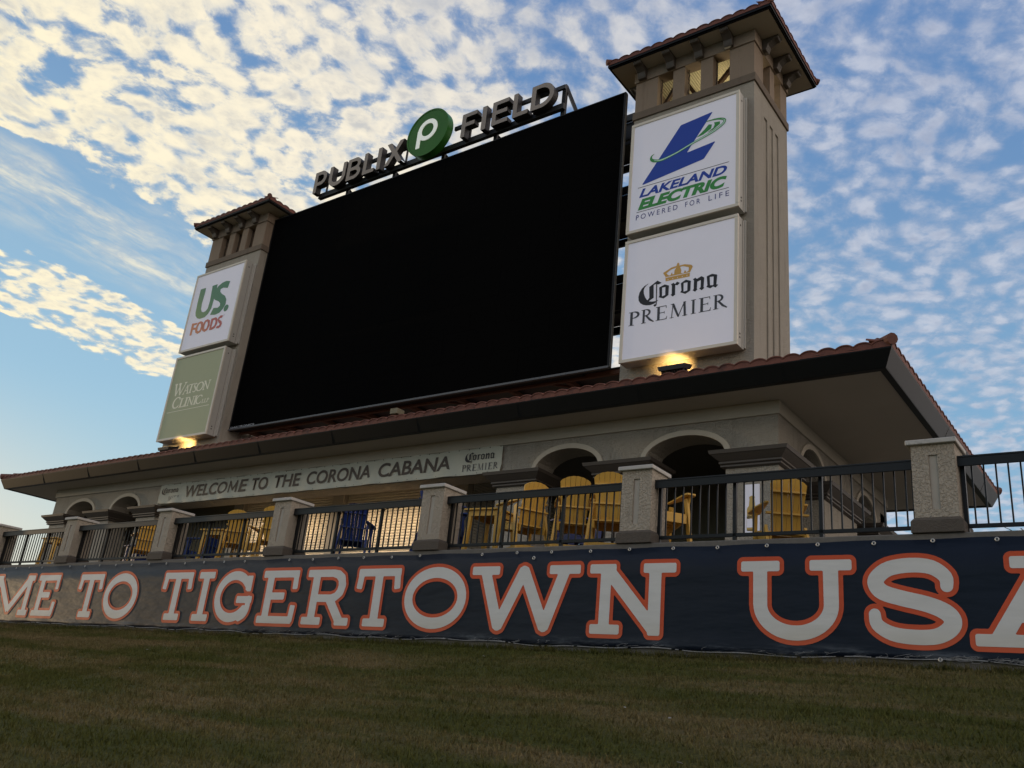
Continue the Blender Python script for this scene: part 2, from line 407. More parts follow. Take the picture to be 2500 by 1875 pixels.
# ------------------------------------------------------------------ ground : grass berm rising to the wall, level beyond
def gz(x, y):
    yy = -y
    base = -1.40-.235*min(max(yy, 0), 12.0) if y < 0 else -1.40
    return base+.03*math.sin(x*.31+y*.5)*min(1, max(0, yy)/2)
gm = bpy.data.meshes.new('grass_bank')
xs = np.concatenate([np.linspace(-900, -45, 20), np.linspace(-44, 14, 200), np.linspace(16, 900, 20)])
ys = np.concatenate([np.linspace(-900, -16, 16), np.linspace(-15, 0.2, 90), [3, 40, 200, 1500]])
vv = [(x, y, gz(x, y)) for y in ys for x in xs]; nxx = len(xs)
gm.from_pydata(vv, [], [(j*nxx+i, j*nxx+i+1, (j+1)*nxx+i+1, (j+1)*nxx+i) for j in range(len(ys)-1) for i in range(nxx-1)])
def grass_mat(name, blades):
    m_ = bpy.data.materials.new(name); m_.use_nodes = True; t = NT(m_.node_tree)
    b = t.new('ShaderNodeBsdfPrincipled'); o = t.new('ShaderNodeOutputMaterial'); t.l.new(b.outputs[0], o.inputs[0])
    g = t.new('ShaderNodeNewGeometry').outputs['Position']
    p = t.mapv(g, scale=(.27, 1.25, 0), rot=(0, 0, math.radians(9)))
    a = t.noise(p, 1.0, 5, .6, .4); a2 = t.noise(p, 3.3, 6, .65); a3 = t.noise(g, 42, 3, .7)
    mx = t.m('ADD', t.m('MULTIPLY', a, .72), t.m('MULTIPLY', a2, .28))
    mx = t.m('ADD', mx, t.m('MULTIPLY', t.m('SUBTRACT', a3, .5), .10))
    # mown stripes running along the wall
    yv = t.sep(g)[1]; st = t.m('SINE', t.m('MULTIPLY', yv, 3.3)); mx = t.m('ADD', mx, t.m('MULTIPLY', st, .022))
    f = t.m('MULTIPLY', t.ss(mx, .42, .64), .85)
    green = t.mix(a2, (.062, .078, .014), (.112, .110, .023)); straw = t.mix(a3, (.150, .110, .047), (.29, .215, .105))
    c = t.mix(f, green, straw)
    c = t.mix(t.ss(a3, .35, .75), t.mix(.45, c, (.012, .011, .005)), c)
    t.put(b.inputs['Base Color'], c); b.inputs['Roughness'].default_value = .8; b.inputs['Specular IOR Level'].default_value = .15
    if not blades:
        h = t.m('ADD', t.noise(g, 34, 5, .75), t.m('MULTIPLY', t.noise(g, 8, 4, .6), .8)); bp = t.new('ShaderNodeBump')
        bp.inputs['Strength'].default_value = 1; bp.inputs['Distance'].default_value = .04
        t.put(bp.inputs['Height'], h); t.l.new(bp.outputs[0], b.inputs['Normal'])
    return m_
MT['turf'] = grass_mat('patchy_turf', False); MT['blade'] = grass_mat('grass_blades', True)
gm.materials.append(MT['turf']); gm.polygons.foreach_set('use_smooth', [True]*len(gm.polygons))
tag(link('grass_bank', gm), kind='structure')
# blades of grass as real slivers, thinning out with distance
def blades():
    V, F = [], []
    zones = [(-9, 4.5, -7.8, -2.4, 110000), (-20, 6, -2.6, -.02, 90000), (-34, -8, -5.5, -.02, 60000), (-18, -8, -7.8, -2.4, 42000)]
    for x0, x1, y0, y1, n_ in zones:
        x = rng.uniform(x0, x1, n_); y = rng.uniform(y0, y1, n_)
        z = -1.40-.235*np.clip(-y, 0, 12)+.03*np.sin(x*.31+y*.5)*np.minimum(1, -y/2)
        clump = .5+.5*np.sin(x*9.1+np.sin(y*7.3)*2)*np.cos(y*11.3+np.sin(x*5.1))
        h = rng.uniform(.018, .05, n_)*(.6+.8*clump); w = rng.uniform(.003, .007, n_)*(1.6 if n_ < 70000 else 1.2)
        a = rng.uniform(0, 2*PI, n_); l = rng.uniform(-.8, .8, (2, n_))*h
        dx, dy = np.cos(a)*w, np.sin(a)*w
        V.append(np.stack([np.stack([x-dx, y-dy, z-.004], 1), np.stack([x+dx, y+dy, z-.004], 1), np.stack([x+l[0], y+l[1], z+h], 1)], 1).reshape(-1, 3))
    # longer tufts against the foot of the wall and scattered coarse clumps
    for n_, xr_, yr_, hr_ in ((26000, (-30, 5), (-.16, -.03), (.03, .10)), (9000, (-9, 4), (-6.5, -.3), (.03, .065))):
        cx_ = rng.uniform(*xr_, n_//12).repeat(12)[:n_]; cy_ = rng.uniform(*yr_, n_//12).repeat(12)[:n_]; n2 = len(cx_)
        x = cx_+rng.normal(0, .018, n2); y = np.minimum(cy_+rng.normal(0, .012, n2), -.012); z = -1.40-.235*np.clip(-y, 0, 12)+.03*np.sin(x*.31+y*.5)*np.minimum(1, -y/2)
        h = rng.uniform(*hr_, n2); w = rng.uniform(.002, .005, n2); a = rng.uniform(0, 2*PI, n2); l = rng.normal(0, .45, (2, n2))*h; l[1] = -np.abs(l[1])
        dx, dy = np.cos(a)*w, np.sin(a)*w
        V.append(np.stack([np.stack([x-dx, y-dy, z-.004], 1), np.stack([x+dx, y+dy, z-.004], 1), np.stack([x+l[0], y+l[1], z+h], 1)], 1).reshape(-1, 3))
    V = np.concatenate(V); k = len(V)//3
    me = bpy.data.meshes.new('short_grass'); me.vertices.add(len(V)); me.vertices.foreach_set('co', V.ravel().astype(np.float32))
    me.loops.add(k*3); me.loops.foreach_set('vertex_index', np.arange(k*3, dtype=np.int32))
    me.polygons.add(k); me.polygons.foreach_set('loop_start', np.arange(k, dtype=np.int32)*3); me.polygons.foreach_set('loop_total', np.full(k, 3, np.int32))
    me.update(calc_edges=True); me.materials.append(MT['blade'])
    tag(link('short_grass', me), 'short patchy green and straw coloured grass on the sloping bank', 'grass', kind='stuff')
blades()

# ------------------------------------------------------------------ retaining wall and concourse
obj('retaining_wall', MB().box(-60, 14, 0, .55, -3, 0), MT['concrete'], bevel=.012)
tag(COL.objects['retaining_wall'], 'long low concrete retaining wall under the railing and the navy banner', 'wall')
cm = MB().box(-60, 14, .552, 22, -1.6, -.02)
o = obj('concourse', cm, MT['concrete']); tag(o, kind='structure')

# ------------------------------------------------------------------ navy banner with slab serif lettering
def banner_mat():
    m_ = bpy.data.materials.new('navy_vinyl'); m_.use_nodes = True; t = NT(m_.node_tree)
    b = t.new('ShaderNodeBsdfPrincipled'); o = t.new('ShaderNodeOutputMaterial'); t.l.new(b.outputs[0], o.inputs[0])
    g = t.new('ShaderNodeNewGeometry').outputs['Position']; xx, yy, zz = t.sep(g)
    low = t.ss(zz, -1.17, -1.345); sm = t.ss(t.noise(t.mapv(g, scale=(1.3, 1, 7)), 1, 6, .7), .45, .75)
    c = t.mix(t.noise(g, 1.2, 4, .6), (.005, .008, .015), (.008, .013, .024))
    c = t.mix(t.m('MULTIPLY', t.m('MULTIPLY', low, sm), .75), c, (.20, .22, .24))
    spk = t.ss(t.noise(g, 60, 3, .6), .73, .80); c = t.mix(t.m('MULTIPLY', spk, t.m('ADD', .12, t.m('MULTIPLY', low, .5))), c, (.3, .3, .3))
    t.put(b.inputs['Base Color'], c); b.inputs['Roughness'].default_value = .36; b.inputs['Specular IOR Level'].default_value = .17
    h = t.m('ADD', t.noise(t.mapv(g, scale=(.7, 1, 2.6)), 1.6, 3, .5), t.m('MULTIPLY', t.noise(t.mapv(g, scale=(3, 1, 25)), 1, 4, .6), t.m('MULTIPLY', .10, t.ss(zz, -.9, -1.34))))
    bp = t.new('ShaderNodeBump'); bp.inputs['Strength'].default_value = .6; bp.inputs['Distance'].default_value = .03
    t.put(bp.inputs['Height'], h); t.l.new(bp.outputs[0], b.inputs['Normal'])
    return m_
MT['navy'] = banner_mat()
def print_mat(name, col, dirt):
    m_ = bpy.data.materials.new(name); m_.use_nodes = True; t = NT(m_.node_tree)
    b = t.new('ShaderNodeBsdfPrincipled'); o = t.new('ShaderNodeOutputMaterial'); t.l.new(b.outputs[0], o.inputs[0])
    g = t.new('ShaderNodeNewGeometry').outputs['Position']; zz = t.sep(g)[2]
    c = t.mix(t.noise(g, 2.5, 5, .6), tuple(v*.93 for v in col), tuple(min(1, v*1.05) for v in col))
    c = t.mix(t.m('MULTIPLY', t.m('MULTIPLY', t.ss(zz, -.9, -1.2), t.noise(g, 1.4, 5, .6)), dirt), c, (.42, .36, .20))
    t.put(b.inputs['Base Color'], c); b.inputs['Roughness'].default_value = .5; b.inputs['Specular IOR Level'].default_value = .22
    h = t.noise(t.mapv(g, scale=(.7, 1, 2.6)), 1.6, 3, .5); bp = t.new('ShaderNodeBump'); bp.inputs['Strength'].default_value = .5
    bp.inputs['Distance'].default_value = .03; t.put(bp.inputs['Height'], h); t.l.new(bp.outputs[0], b.inputs['Normal'])
    return m_
MT['print_white'] = print_mat('printed_white', (.62, .61, .57), .5); MT['print_orange'] = print_mat('printed_orange', (.56, .085, .03), .12)
MT['hem'] = mat('frayed_white_hem', (.24, .24, .235), .8, .3, var=.6, vscale=9)
bt = thing('banner', (-9, -.03, -1.34), 'long navy banner with white and orange slab letters on the wall', 'banner')
mb = MB(); nb = 260; zt, zb = -.068, -1.335
for i in range(nb+1):
    x = -34+42*i/nb
    edge = .012*math.sin(x*2.1)+.010*math.sin(x*5.3+1)+.012*max(0, math.sin(x*.83))
    dyb = .012*math.sin(x*1.9)-.006*math.sin(x*7.1)
    for k, (z, dy) in enumerate(((zt+.006*math.sin(x*5.13), 0), (-.4, 0), (-1.19, 0), (-1.27, dyb*.4), (zb+edge, dyb))): mb.v.append((x, -.022+min(0, -abs(dy)) if k > 2 else -.022, z))
for i in range(nb):
    for k in range(4): mb.f.append((i*5+k, i*5+k+1, (i+1)*5+k+1, (i+1)*5+k))
o = link('vinyl_sheet', mesh_of(mb, 'vinyl_sheet', MT['navy'], True), bt)
s_ = o.modifiers.new('thick', 'SOLIDIFY'); s_.thickness = .003; s_.offset = 1
# frayed hem
mb = MB(); prev = None
for i in range(900):
    x = -34+42*i/899; edge = .012*math.sin(x*2.1)+.010*math.sin(x*5.3+1)+.012*max(0, math.sin(x*.83))
    z = zb+edge; w = .004+.006*abs(math.sin(x*3.7))*rng.uniform(.3, 1.0); yb = -.027-abs(.012*math.sin(x*1.9)-.006*math.sin(x*7.1))
    mb.v += [(x, yb-.003, z-.004), (x, yb-.003, z+w)]
    if i and rng.random() < .88: k = len(mb.v); mb.f.append((k-4, k-2, k-1, k-3))
for i in range(150):      # loose threads
    x = rng.uniform(-12, 3) if i % 3 else rng.uniform(1.0, 1.9); z = zb+.01+rng.uniform(0, .02)
    for j in range(5):
        x2 = x+rng.uniform(-.02, .06); z2 = z+rng.uniform(-.008, .016); k = len(mb.v)
        mb.v += [(x, -.045, z), (x2, -.045, z2), (x2, -.045, z2+.003), (x, -.045, z+.003)]; mb.f.append((k, k+1, k+2, k+3)); x, z = x2, z2
link('hem', mesh_of(mb, 'hem', MT['hem']), bt)
# glyphs : cap height .9, measured white widths
H_, ST, SL = .9, .172, .122
def B(x0, x1, z0, z1, r=.022): return ('b', ((x0+x1)/2, (z0+z1)/2, (x1-x0)/2, (z1-z0)/2, 0., r))
def D(x0, z0, x1, z1, t): # diagonal bar
    a = math.atan2(z1-z0, x1-x0); return ('b', ((x0+x1)/2, (z0+z1)/2, math.hypot(x1-x0, z1-z0)/2+.02, t/2, a, .02))
def ring(cx, cz, rx, rz, t, a0=0, a1=360, n_=40):
    return ('k', [(cx+rx*math.cos(math.radians(a0+(a1-a0)*i/n_)), cz+rz*math.sin(math.radians(a0+(a1-a0)*i/n_)), t/2) for i in range(n_+1)])
def serif(cx, w, top): return B(cx-w/2, cx+w/2, H_-SL, H_) if top else B(cx-w/2, cx+w/2, 0, SL)
def G_(ch, w):
    st = ST; t = SL
    if ch == 'I': return [B(w/2-st/2, w/2+st/2, 0, H_), serif(w/2, w, 1), serif(w/2, w, 0)]
    if ch == 'T': return [B(0, w, H_-t, H_), D(.075, H_-.05, .05, H_-.30, .125), D(w-.075, H_-.05, w-.05, H_-.30, .125), B(w/2-st/2, w/2+st/2, 0, H_), serif(w/2, .47, 0)]
    if ch == 'E': return [B(.12, .12+st, 0, H_), B(0, w-.02, H_-t, H_), B(0, w-.04, 0, t), B(.12, .66*w, .40, .40+t), D(w-.09, H_-.05, w-.08, H_-.30, .125), D(w-.085, .05, w-.065, .29, .125)]
    if ch == 'R': return [B(.14, .14+st, 0, H_), B(0, .5, H_-t, H_), B(0, .46, 0, t), ('k', [(.25, H_-t/2, t/2), (.62, H_-t/2, t/2), (.74, H_-.085, .07), (.83, H_-.15, .08), (.86, H_-.26, .085), (.83, H_-.37, .08), (.74, H_-.445, .068), (.62, H_-.47, t/2), (.25, H_-.47, t/2)]), D(.60, .42, .90, .07, .165), B(.80, w, 0, t)]
    if ch == 'O': return [ring(w/2, H_/2, w/2-.085, H_/2-.075, .163)]
    if ch in 'GC':
        r = [ring(w*.49, H_/2, w*.49-.08, H_/2-.075, .160, 38, 322), D(w*.88, .80, w*.88, .56, .12), B(w*.79, w*.93, .56, .82)]
        if ch == 'G': r += [B(w*.60, w, .335, .335+t), ('k', smooth_path([(w*.915, .40, .066), (w*.91, .24, .07), (w*.855, .145, .074), (w*.75, .09, .075)]))]
        else: r += [B(w*.79, w*.93, .08, .30)]
        return r
    if ch == 'W': return [B(0, .50, H_-t, H_), B(w-.50, w, H_-t, H_), D(.24, H_-.05, .54, .07, ST), D(.54, .07, w/2, H_-.07, ST), D(w/2, H_-.07, w-.54, .07, ST), D(w-.54, .07, w-.24, H_-.05, ST), ('k', [(.54, .085, .085)]), ('k', [(w-.54, .085, .085)]), ('k', [(w/2, H_-.08, .08)])]
    if ch == 'N': return [B(0, .40, H_-t, H_), B(.17, .17+ST*.92, 0, H_), B(.04, .48, 0, t), D(.27, H_-.07, w-.29, .07, ST), B(w-.29-ST*.5, w-.29+ST*.5, 0, H_), ('b', (w-.29, .03, .085, .03, 0, .02)), B(w-.46, w, H_-t, H_)]
    if ch == 'M': return [B(.10, .10+ST, 0, H_), B(w-.10-ST, w-.10, 0, H_), B(0, .42, 0, t), B(w-.42, w, 0, t), B(0, .34, H_-t, H_), B(w-.34, w, H_-t, H_), D(.22, H_-.07, w/2, .12, .16), D(w/2, .12, w-.22, H_-.07, .16)]
    if ch == 'U': return [serif(.235, .47, 1), serif(w-.235, .47, 1), ('k', [(.235, H_-.1, .085), (.235, .40, .085)]+[(w/2-(w/2-.235)*math.cos(a), .40-.32*math.sin(a), .083) for a in np.linspace(0, PI, 24)]+[(w-.235, H_-.1, .085)])]
    if ch == 'S': return [('k', smooth_path([(w-.12, .60, .062), (w-.13, .70, .07), (w*.72, .80, .077), (w*.5, .825, .079), (w*.26, .79, .08), (.12, .70, .083), (.10, .62, .085), (.17, .535, .085), (w*.38, .475, .083), (w*.66, .41, .083), (w-.15, .335, .085), (w-.085, .25, .085), (w-.12, .16, .083), (w*.73, .085, .078), (w*.5, .072, .077), (w*.27, .10, .075), (.10, .19, .068), (.075, .30, .062)]))]
    if ch == 'A': return [B(0, .46, 0, t), B(w-.46, w, 0, t), D(.22, .06, w/2-.03, H_-.07, ST), D(w/2+.03, H_-.07, w-.22, .06, ST), B(w/2-.35, w/2+.08, H_-t, H_), B(.30, w-.30, .24, .24+t*.9)]
    if ch == 'L': return [B(.12, .12+st, 0, H_), B(0, .46, H_-t, H_), B(0, w, 0, t), D(w-.085, .05, w-.065, .29, .125)]
for ch, a, b in [('W', -27.4, -25.44), ('E', -25.36, -24.32), ('L', -24.2, -23.2), ('C', -23.1, -21.95), ('O', -21.85, -20.5), ('M', -20.02, -18.05), ('E', -17.95, -16.90),
                 ('T', -16.15, -15.13), ('O', -15.08, -13.77), ('T', -13.02, -12.00), ('I', -11.90, -11.33), ('G', -11.31, -10.14), ('E', -10.01, -8.96), ('R', -8.85, -7.64),
                 ('T', -7.64, -6.61), ('O', -6.58, -5.26), ('W', -5.29, -3.33), ('N', -3.28, -1.92), ('U', -1.17, .22), ('S', .27, 1.30), ('A', 1.31, 2.85)]:
    w = b-a-.10; pr = G_(ch, w); bb = (0, w, 0, .9); x0, z0 = a+.05, -1.172
    f = lambda x, y, z: (x+x0, y, z+z0)
    far = a < -13; stp = .018 if far else .013
    lo = flat_obj('letter', fill(pr, .052, stp, bb, f), MT['print_orange'], -.0275, bt); lo['label'] = 'orange outline with white letter %s' % ch
    BASE[lo.name] = (0, 0, 0)
    lf = flat_obj('letter_face', fill(pr, 0., stp, bb, f), MT['print_white'], -.0305, lo)
# grommets
g0 = MB()
for k in range(14):
    a, b = 2*PI*k/14, 2*PI*(k+1)/14
    for r1, r2, y1, y2 in ((.010, .016, -.031, -.034), (.016, .023, -.034, -.029)):
        i = len(g0.v); g0.v += [(r1*math.cos(a), y1, r1*math.sin(a)), (r1*math.cos(b), y1, r1*math.sin(b)), (r2*math.cos(b), y2, r2*math.sin(b)), (r2*math.cos(a), y2, r2*math.sin(a))]; g0.f.append((i, i+1, i+2, i+3))
MT['grommet'] = mat('grommet_metal', (.42, .42, .40), .4, .4, .2)
gme = mesh_of(g0, 'grommet', MT['grommet'])
k = 0; x = 1.64
while x > -30:
    if k not in (12, 19, 31):
        o = link('grommet', gme, bt); o.location = (x+.01*math.sin(k*3.3), 0, -.088+.006*math.sin(k*2.1)+(.018 if x > -1 else .0)*-.3)
    x -= .612; k += 1
o = link('grommet', gme, bt); o.location = (-4.17+.0, -.001, -.165); o.scale = (1.15, 1, 1.15)
o = link('grommet', gme, bt); o.location = (1.02, -.008, -1.318)

# ------------------------------------------------------------------ pillars with recessed panels
def recessed(mb, x0, x1, z0, z1, px0, px1, pz0, pz1, y, d, axis):
    """a wall face with a sunk panel; axis 'y': face at y looking to -y, axis 'x': face at x=y looking to +x"""
    def P3(a, z, k): return (a, y+k, z) if axis == 'y' else (y-k, a, z)
    q = [(x0,z0),(x1,z0),(x1,z1),(x0,z1)]; r = [(px0,pz0),(px1,pz0),(px1,pz1),(px0,pz1)]
    i = len(mb.v); mb.v += [P3(a, z, 0) for a, z in q]+[P3(a, z, 0) for a, z in r]+[P3(a, z, d) for a, z in r]
    for k in range(4):
        j = (k+1) % 4; mb.f.append((i+k, i+j, i+4+j, i+4+k)); mb.f.append((i+4+k, i+4+j, i+8+j, i+8+k))
    mb.f.append((i+8, i+9, i+10, i+11))
def make_pillar():
    t = thing('pillar', (0, 0, 0), 'x', 'pillar', 'stucco pillars along the railing', world=False)
    b = MB(); x0, x1, y0, y1, z0, z1 = .045, .495, .0, .46, .15, 1.0
    recessed(b, x0, x1, z0, z1, .225, .315, .26, .875, y0, .03, 'y'); recessed(b, y0, y1, z0, z1, .19, .275, .26, .875, x1, .03, 'x')
    b.add([(x0,y0,z0),(x0,y1,z0),(x0,y1,z1),(x0,y0,z1),(x1,y1,z0),(x1,y1,z1)], [(0,3,2,1),(1,2,5,4)])
    o = obj('shaft', b, MT['pillar'], t)
    obj('panel', MB().box(.2265, .3135, .022, .0295, .2615, .8735), MT['panel'], t); obj('panel', MB().box(.4655, .473, .1915, .2735, .2615, .8735), MT['panel'], t)
    b = MB().box(.004, .535, -.035, .50, 0, .13).frus((.004,.535,-.035,.50), (.043,.497,-.002,.462), .13, .175)
    obj('base', b, MT['pillar_base'], t, bevel=.006)
    obj('cap', MB().box(-.002, .525, -.05, .51, .995, 1.05), MT['cap'], t, bevel=.007)
    return t
pil_x = [(1, 4.47, 'outermost pillar on the right, beyond the frame'), (0, .81, 'large stucco pillar on the far right above the letter S'),
         (1, -2.88, 'stucco pillar above the letter N with yellow bar chairs on its left'), (2, -6.51, 'stucco pillar between two black rails above the letters O and W'),
         (3, -10.13, 'stucco pillar left of the blue chair, above the letters E and G'), (4, -13.80, 'stucco pillar above the first T of the long word'),
         (5, -17.49, 'small stucco pillar above the gap left of the letters TO'), (6, -21.15, 'stucco pillar cut by the left edge of the photo'), (7, -24.8, 'stucco pillar beyond the left edge')]
proto_p = make_pillar(); km = kidmap()
for i, (_, x, lab) in enumerate(pil_x):
    o = proto_p if i == 0 else copy_tree(proto_p, kids=km)
    o.location = (x, 0, 0); o['label'] = lab
# ------------------------------------------------------------------ railings
rails = []
def make_rail(L):
    t = thing('railing', (0, 0, 0), 'x', 'railing', 'black railings between the stucco pillars', world=False)
    obj('top_rail', MB().box(0, L, .09, .36, .845, .868).box(0, L, .09, .112, .748, .845), MT['rail'], t, bevel=.004)
    obj('bottom_rail', MB().box(0, L, .19, .235, .088, .128), MT['rail'], t)
    n_ = 27; bm_ = mesh_of(MB().box(-.0085, .0085, .204, .221, .128, .845), 'baluster', MT['rail']); pm_ = mesh_of(MB().box(-.022, .022, .19, .234, .0, .845).box(-.04, .04, .17, .255, .0, .008), 'post', MT['rail'])
    for q in (1/3, 2/3): obj('bracket', MB().bar((L*q, .23, .74), (L*q, .35, .845), .012), MT['rail'], t)
    for k in range(n_+1):
        x = L*k/n_
        if k in (0, 9, 18, n_):
            x = min(max(x, .03), L-.03); o = link('post', pm_, t)
        else: o = link('baluster', bm_, t)
        o.location.x = x
    return t
labs = ['black railing at the right edge with a palm behind it', 'black railing in front of the low yellow chair and bottle poster', 'black railing in front of the tall yellow bar chairs',
        'railing in front of the blue chair and lit shutters', 'railing under the welcome banner with two yellow chairs behind', 'railing behind the letters TI with dark seats behind', 'leftmost whole railing with bright sky showing through', 'railing cut off by the left edge']
prot = make_rail(3.66-.45); km = kidmap()
for i, lab in enumerate(labs):
    xl = pil_x[i+1][1]+.495; xr = pil_x[i][1]+.045
    o = prot if i == 0 else copy_tree(prot, kids=km)
    o.location = (xl, 0, 0); o.scale = ((xr-xl)/3.21, 1, 1); o['label'] = lab

# a few scraps and fallen leaves on the grass
for i, (x, y) in enumerate(((-7.9, -3.6), (-.9, -3.1), (-.35, -3.35), (.35, -4.6), (-4.2, -.9), (-9.6, -2.2))):
    z = gz(x, y)+.035; a = rng.uniform(0, 6); b = MB(); s1, s2 = .022, .014; ca, sa = math.cos(a), math.sin(a)
    b.add([(x+u*ca-v*sa, y+u*sa+v*ca, z+w) for u, v, w in ((-s1, 0, 0), (0, -s2, .004), (s1, 0, .008), (0, s2, .006), (-s1, 0, -.003), (0, -s2, .001), (s1, 0, .005), (0, s2, .003))], [(0,1,2,3),(7,6,5,4),(0,4,5,1),(1,5,6,2),(2,6,7,3),(3,7,4,0)])
    o = obj('paper_scrap', b, MT['hem']); tag(o, ('tiny pale scrap lying on the grass towards the left edge', 'tiny pale scrap on the grass below the letter U', 'second tiny pale scrap on the grass just right of another below the letter U', 'pale scrap on the near grass at the right', 'tiny pale scrap on the grass close to the wall', 'tiny pale scrap on the grass below the word TO')[i], 'scrap', 'scraps on the grass')
# ------------------------------------------------------------------ pavilion
XR, XL, YF_, YB_ = -2.45, -28.45, 4.91, 12.32
TH = .60; ZS, ZA, ZT = 2.77, 3.19, 3.69
pv = thing('pavilion', (-15.45, 4.91, 0), 'long beige stucco pavilion with arches, dark gutter and terracotta tiled roof', 'pavilion')
def arch_wall(mb, segs, z0, z1, half, fixed, axis, th, ra):
    """segs: list of (a,b,'arch'|'pier'|'lintel'); wall runs along 'axis'; outer face at fixed, thickness th towards inside (sign)"""
    def P3(a, z, k): return (a, fixed+k*th, z) if axis == 'x' else (fixed-k*th, a, z)
    for a, b, kind in segs:
        n_ = 20 if kind == 'arch' else 1
        for i in range(n_):
            u0, u1 = a+(b-a)*i/n_, a+(b-a)*(i+1)/n_
            if kind == 'arch':
                f = lambda u: ZS+ra*math.sqrt(max(0, 1-((u-(a+b)/2)/((b-a)/2))**2)); l0, l1 = f(u0), f(u1)
            elif kind == 'lintel': l0 = l1 = half
            else: l0 = l1 = z0
            for k in (0, 1):
                j = len(mb.v); mb.v += [P3(u0, l0, k), P3(u1, l1, k), P3(u1, z1, k), P3(u0, z1, k)]; mb.f.append((j, j+1, j+2, j+3))
            j = len(mb.v); mb.v += [P3(u0, l0, 0), P3(u1, l1, 0), P3(u1, l1, 1), P3(u0, l0, 1)]; mb.f.append((j, j+1, j+2, j+3))
            if kind == 'pier':
                for u in (a, b):
                    j = len(mb.v); mb.v += [P3(u, z0, 0), P3(u, ZS, 0), P3(u, ZS, 1), P3(u, z0, 1)]; mb.f.append((j, j+1, j+2, j+3))
def mir(s): return [(-30.9-b, -30.9-a, k) for a, b, k in reversed(s)]
right = [(-8.85, -7.83, 'pier'), (-7.83, -6.24, 'arch'), (-6.24, -5.16, 'pier'), (-5.16, -3.46, 'arch'), (-3.46, -2.45, 'pier')]
segs = mir(right)+[(-22.05, -8.85, 'lintel')]+right
mb = MB(); arch_wall(mb, segs, 0, ZT, 2.80, YF_, 'x', TH, .43); 
for xx in (XL, XR): mb.add([(xx, YF_, ZS), (xx, YF_+TH, ZS), (xx, YF_+TH, ZT), (xx, YF_, ZT)], [(0, 1, 2, 3)])
obj('front_wall', mb, MT['stucco'], pv)
side = [(4.91+TH, 6.10, 'pier'), (6.10, 7.48, 'arch'), (7.48, 9.72, 'pier'), (9.72, 11.2, 'arch'), (11.2, YB_, 'pier')]
mb = MB(); arch_wall(mb, side, 0, ZT, 2.8, XR, 'y', TH, .50); obj('side_wall', mb, MT['stucco'], pv)
mb = MB(); arch_wall(mb, side, 0, ZT, 2.8, XL, 'y', -TH, .50); obj('side_wall', mb, MT['stucco'], pv)
mb = MB()
for a, b, k in segs:
    if k == 'pier': mb.box(a, b, YB_-TH, YB_-.002, 0, ZT-.5)
mb.box(XL+.01, XR-.01, YB_-TH, YB_-.002, 2.9, ZT-.002); obj('back_wall', mb, MT['stucco'], pv)
# arch trims and impost bands
def archring(a, b, rz, w, y0, y1, axis='x', fixed=None, n_=28):
    mb = MB(); c = (a+b)/2; rx = (b-a)/2
    for i in range(n_):
        t0, t1 = PI*i/n_, PI*(i+1)/n_; q = []
        for t_ in (t0, t1):
            for ww in (0, w): q.append((c+(rx+ww)*math.cos(t_), ZS+(rz+ww)*math.sin(t_)))
        A, B2, C2, D2 = q[0], q[1], q[3], q[2]
        vs = [(p[0], y, p[1]) if axis == 'x' else (y, p[0], p[1]) for y in (y0, y1) for p in (A, B2, C2, D2)]
        mb.add(vs, [(0,1,2,3),(4,5,6,7),(0,4,7,3),(1,2,6,5)])
    return mb
for a, b, k in segs:
    if k == 'arch': obj('arch_trim', archring(a-.002, b+.002, .43, .105, YF_-.035, YF_+.01), MT['trim'], pv)
for a, b, k in side:
    if k == 'arch':
        obj('arch_trim', archring(a-.002, b+.002, .50, .10, XR+.035, XR-.01, 'y'), MT['trim'], pv)
        obj('arch_trim', archring(a-.002, b+.002, .50, .10, XL-.035, XL+.01, 'y'), MT['trim'], pv)
mb = MB()
for a, b, k in segs:
    if k == 'pier':
        l = .108 if (a, 'x') and any(abs(s[1]-a) < .01 and s[2] == 'arch' for s in segs) else -.035
        r = .108 if any(abs(s[0]-b) < .01 and s[2] == 'arch' for s in segs) else -.035
        mb.box(a+l if l > 0 else a-.035, b-r if r > 0 else b+.035, YF_-.0345, YF_+.05, ZS+.001, ZS+.062)
for a, b, k in side:
    if k == 'pier': mb.box(XR-.05, XR+.0345, a+(.108 if a > 5.6 else 0), b-.108 if b < 12 else b, ZS+.001, ZS+.062)
obj('impost_band', mb, MT['trim'], pv)
# dark moulded capitals
def capital(x0, x1, y0, y1):
    b = MB(); prof = [(2.455, .02), (2.475, .075), (2.505, .075), (2.512, .055), (2.535, .10), (2.565, .10), (2.572, .085), (2.66, .185), (2.69, .215), (2.697, .235), (2.765, .255)]
    for (z0, e0), (z1, e1) in zip(prof[:-1], prof[1:]): b.frus((x0-e0, x1+e0, y0-e0, y1+e0), (x0-e1, x1+e1, y0-e1, y1+e1), z0, z1)
    return b
for a, b, k in segs:
    if k == 'pier': obj('capital', capital(a, b, YF_, YF_+(TH if -28 < a < -3.6 else 1.19)), MT['moulding'], pv)
for X0, X1 in ((XR-TH, XR), (XL, XL+TH)):
    for a, b, k in side[2:]:
        if k == 'pier': obj('capital', capital(X0, X1, a, b), MT['moulding'], pv)
# plain stone bases of the piers
mb = MB()
for a, b, k in segs:
    if k == 'pier': mb.box(a-.05, b+.05, YF_-.05, YF_+TH+.05, -.02, .30)
for a, b, k in side[2:]:
    if k == 'pier': mb.box(XR-TH-.05, XR+.05, a-.05, b+.05, -.02, .30)
obj('plinth', mb, MT['pillar_base'], pv)
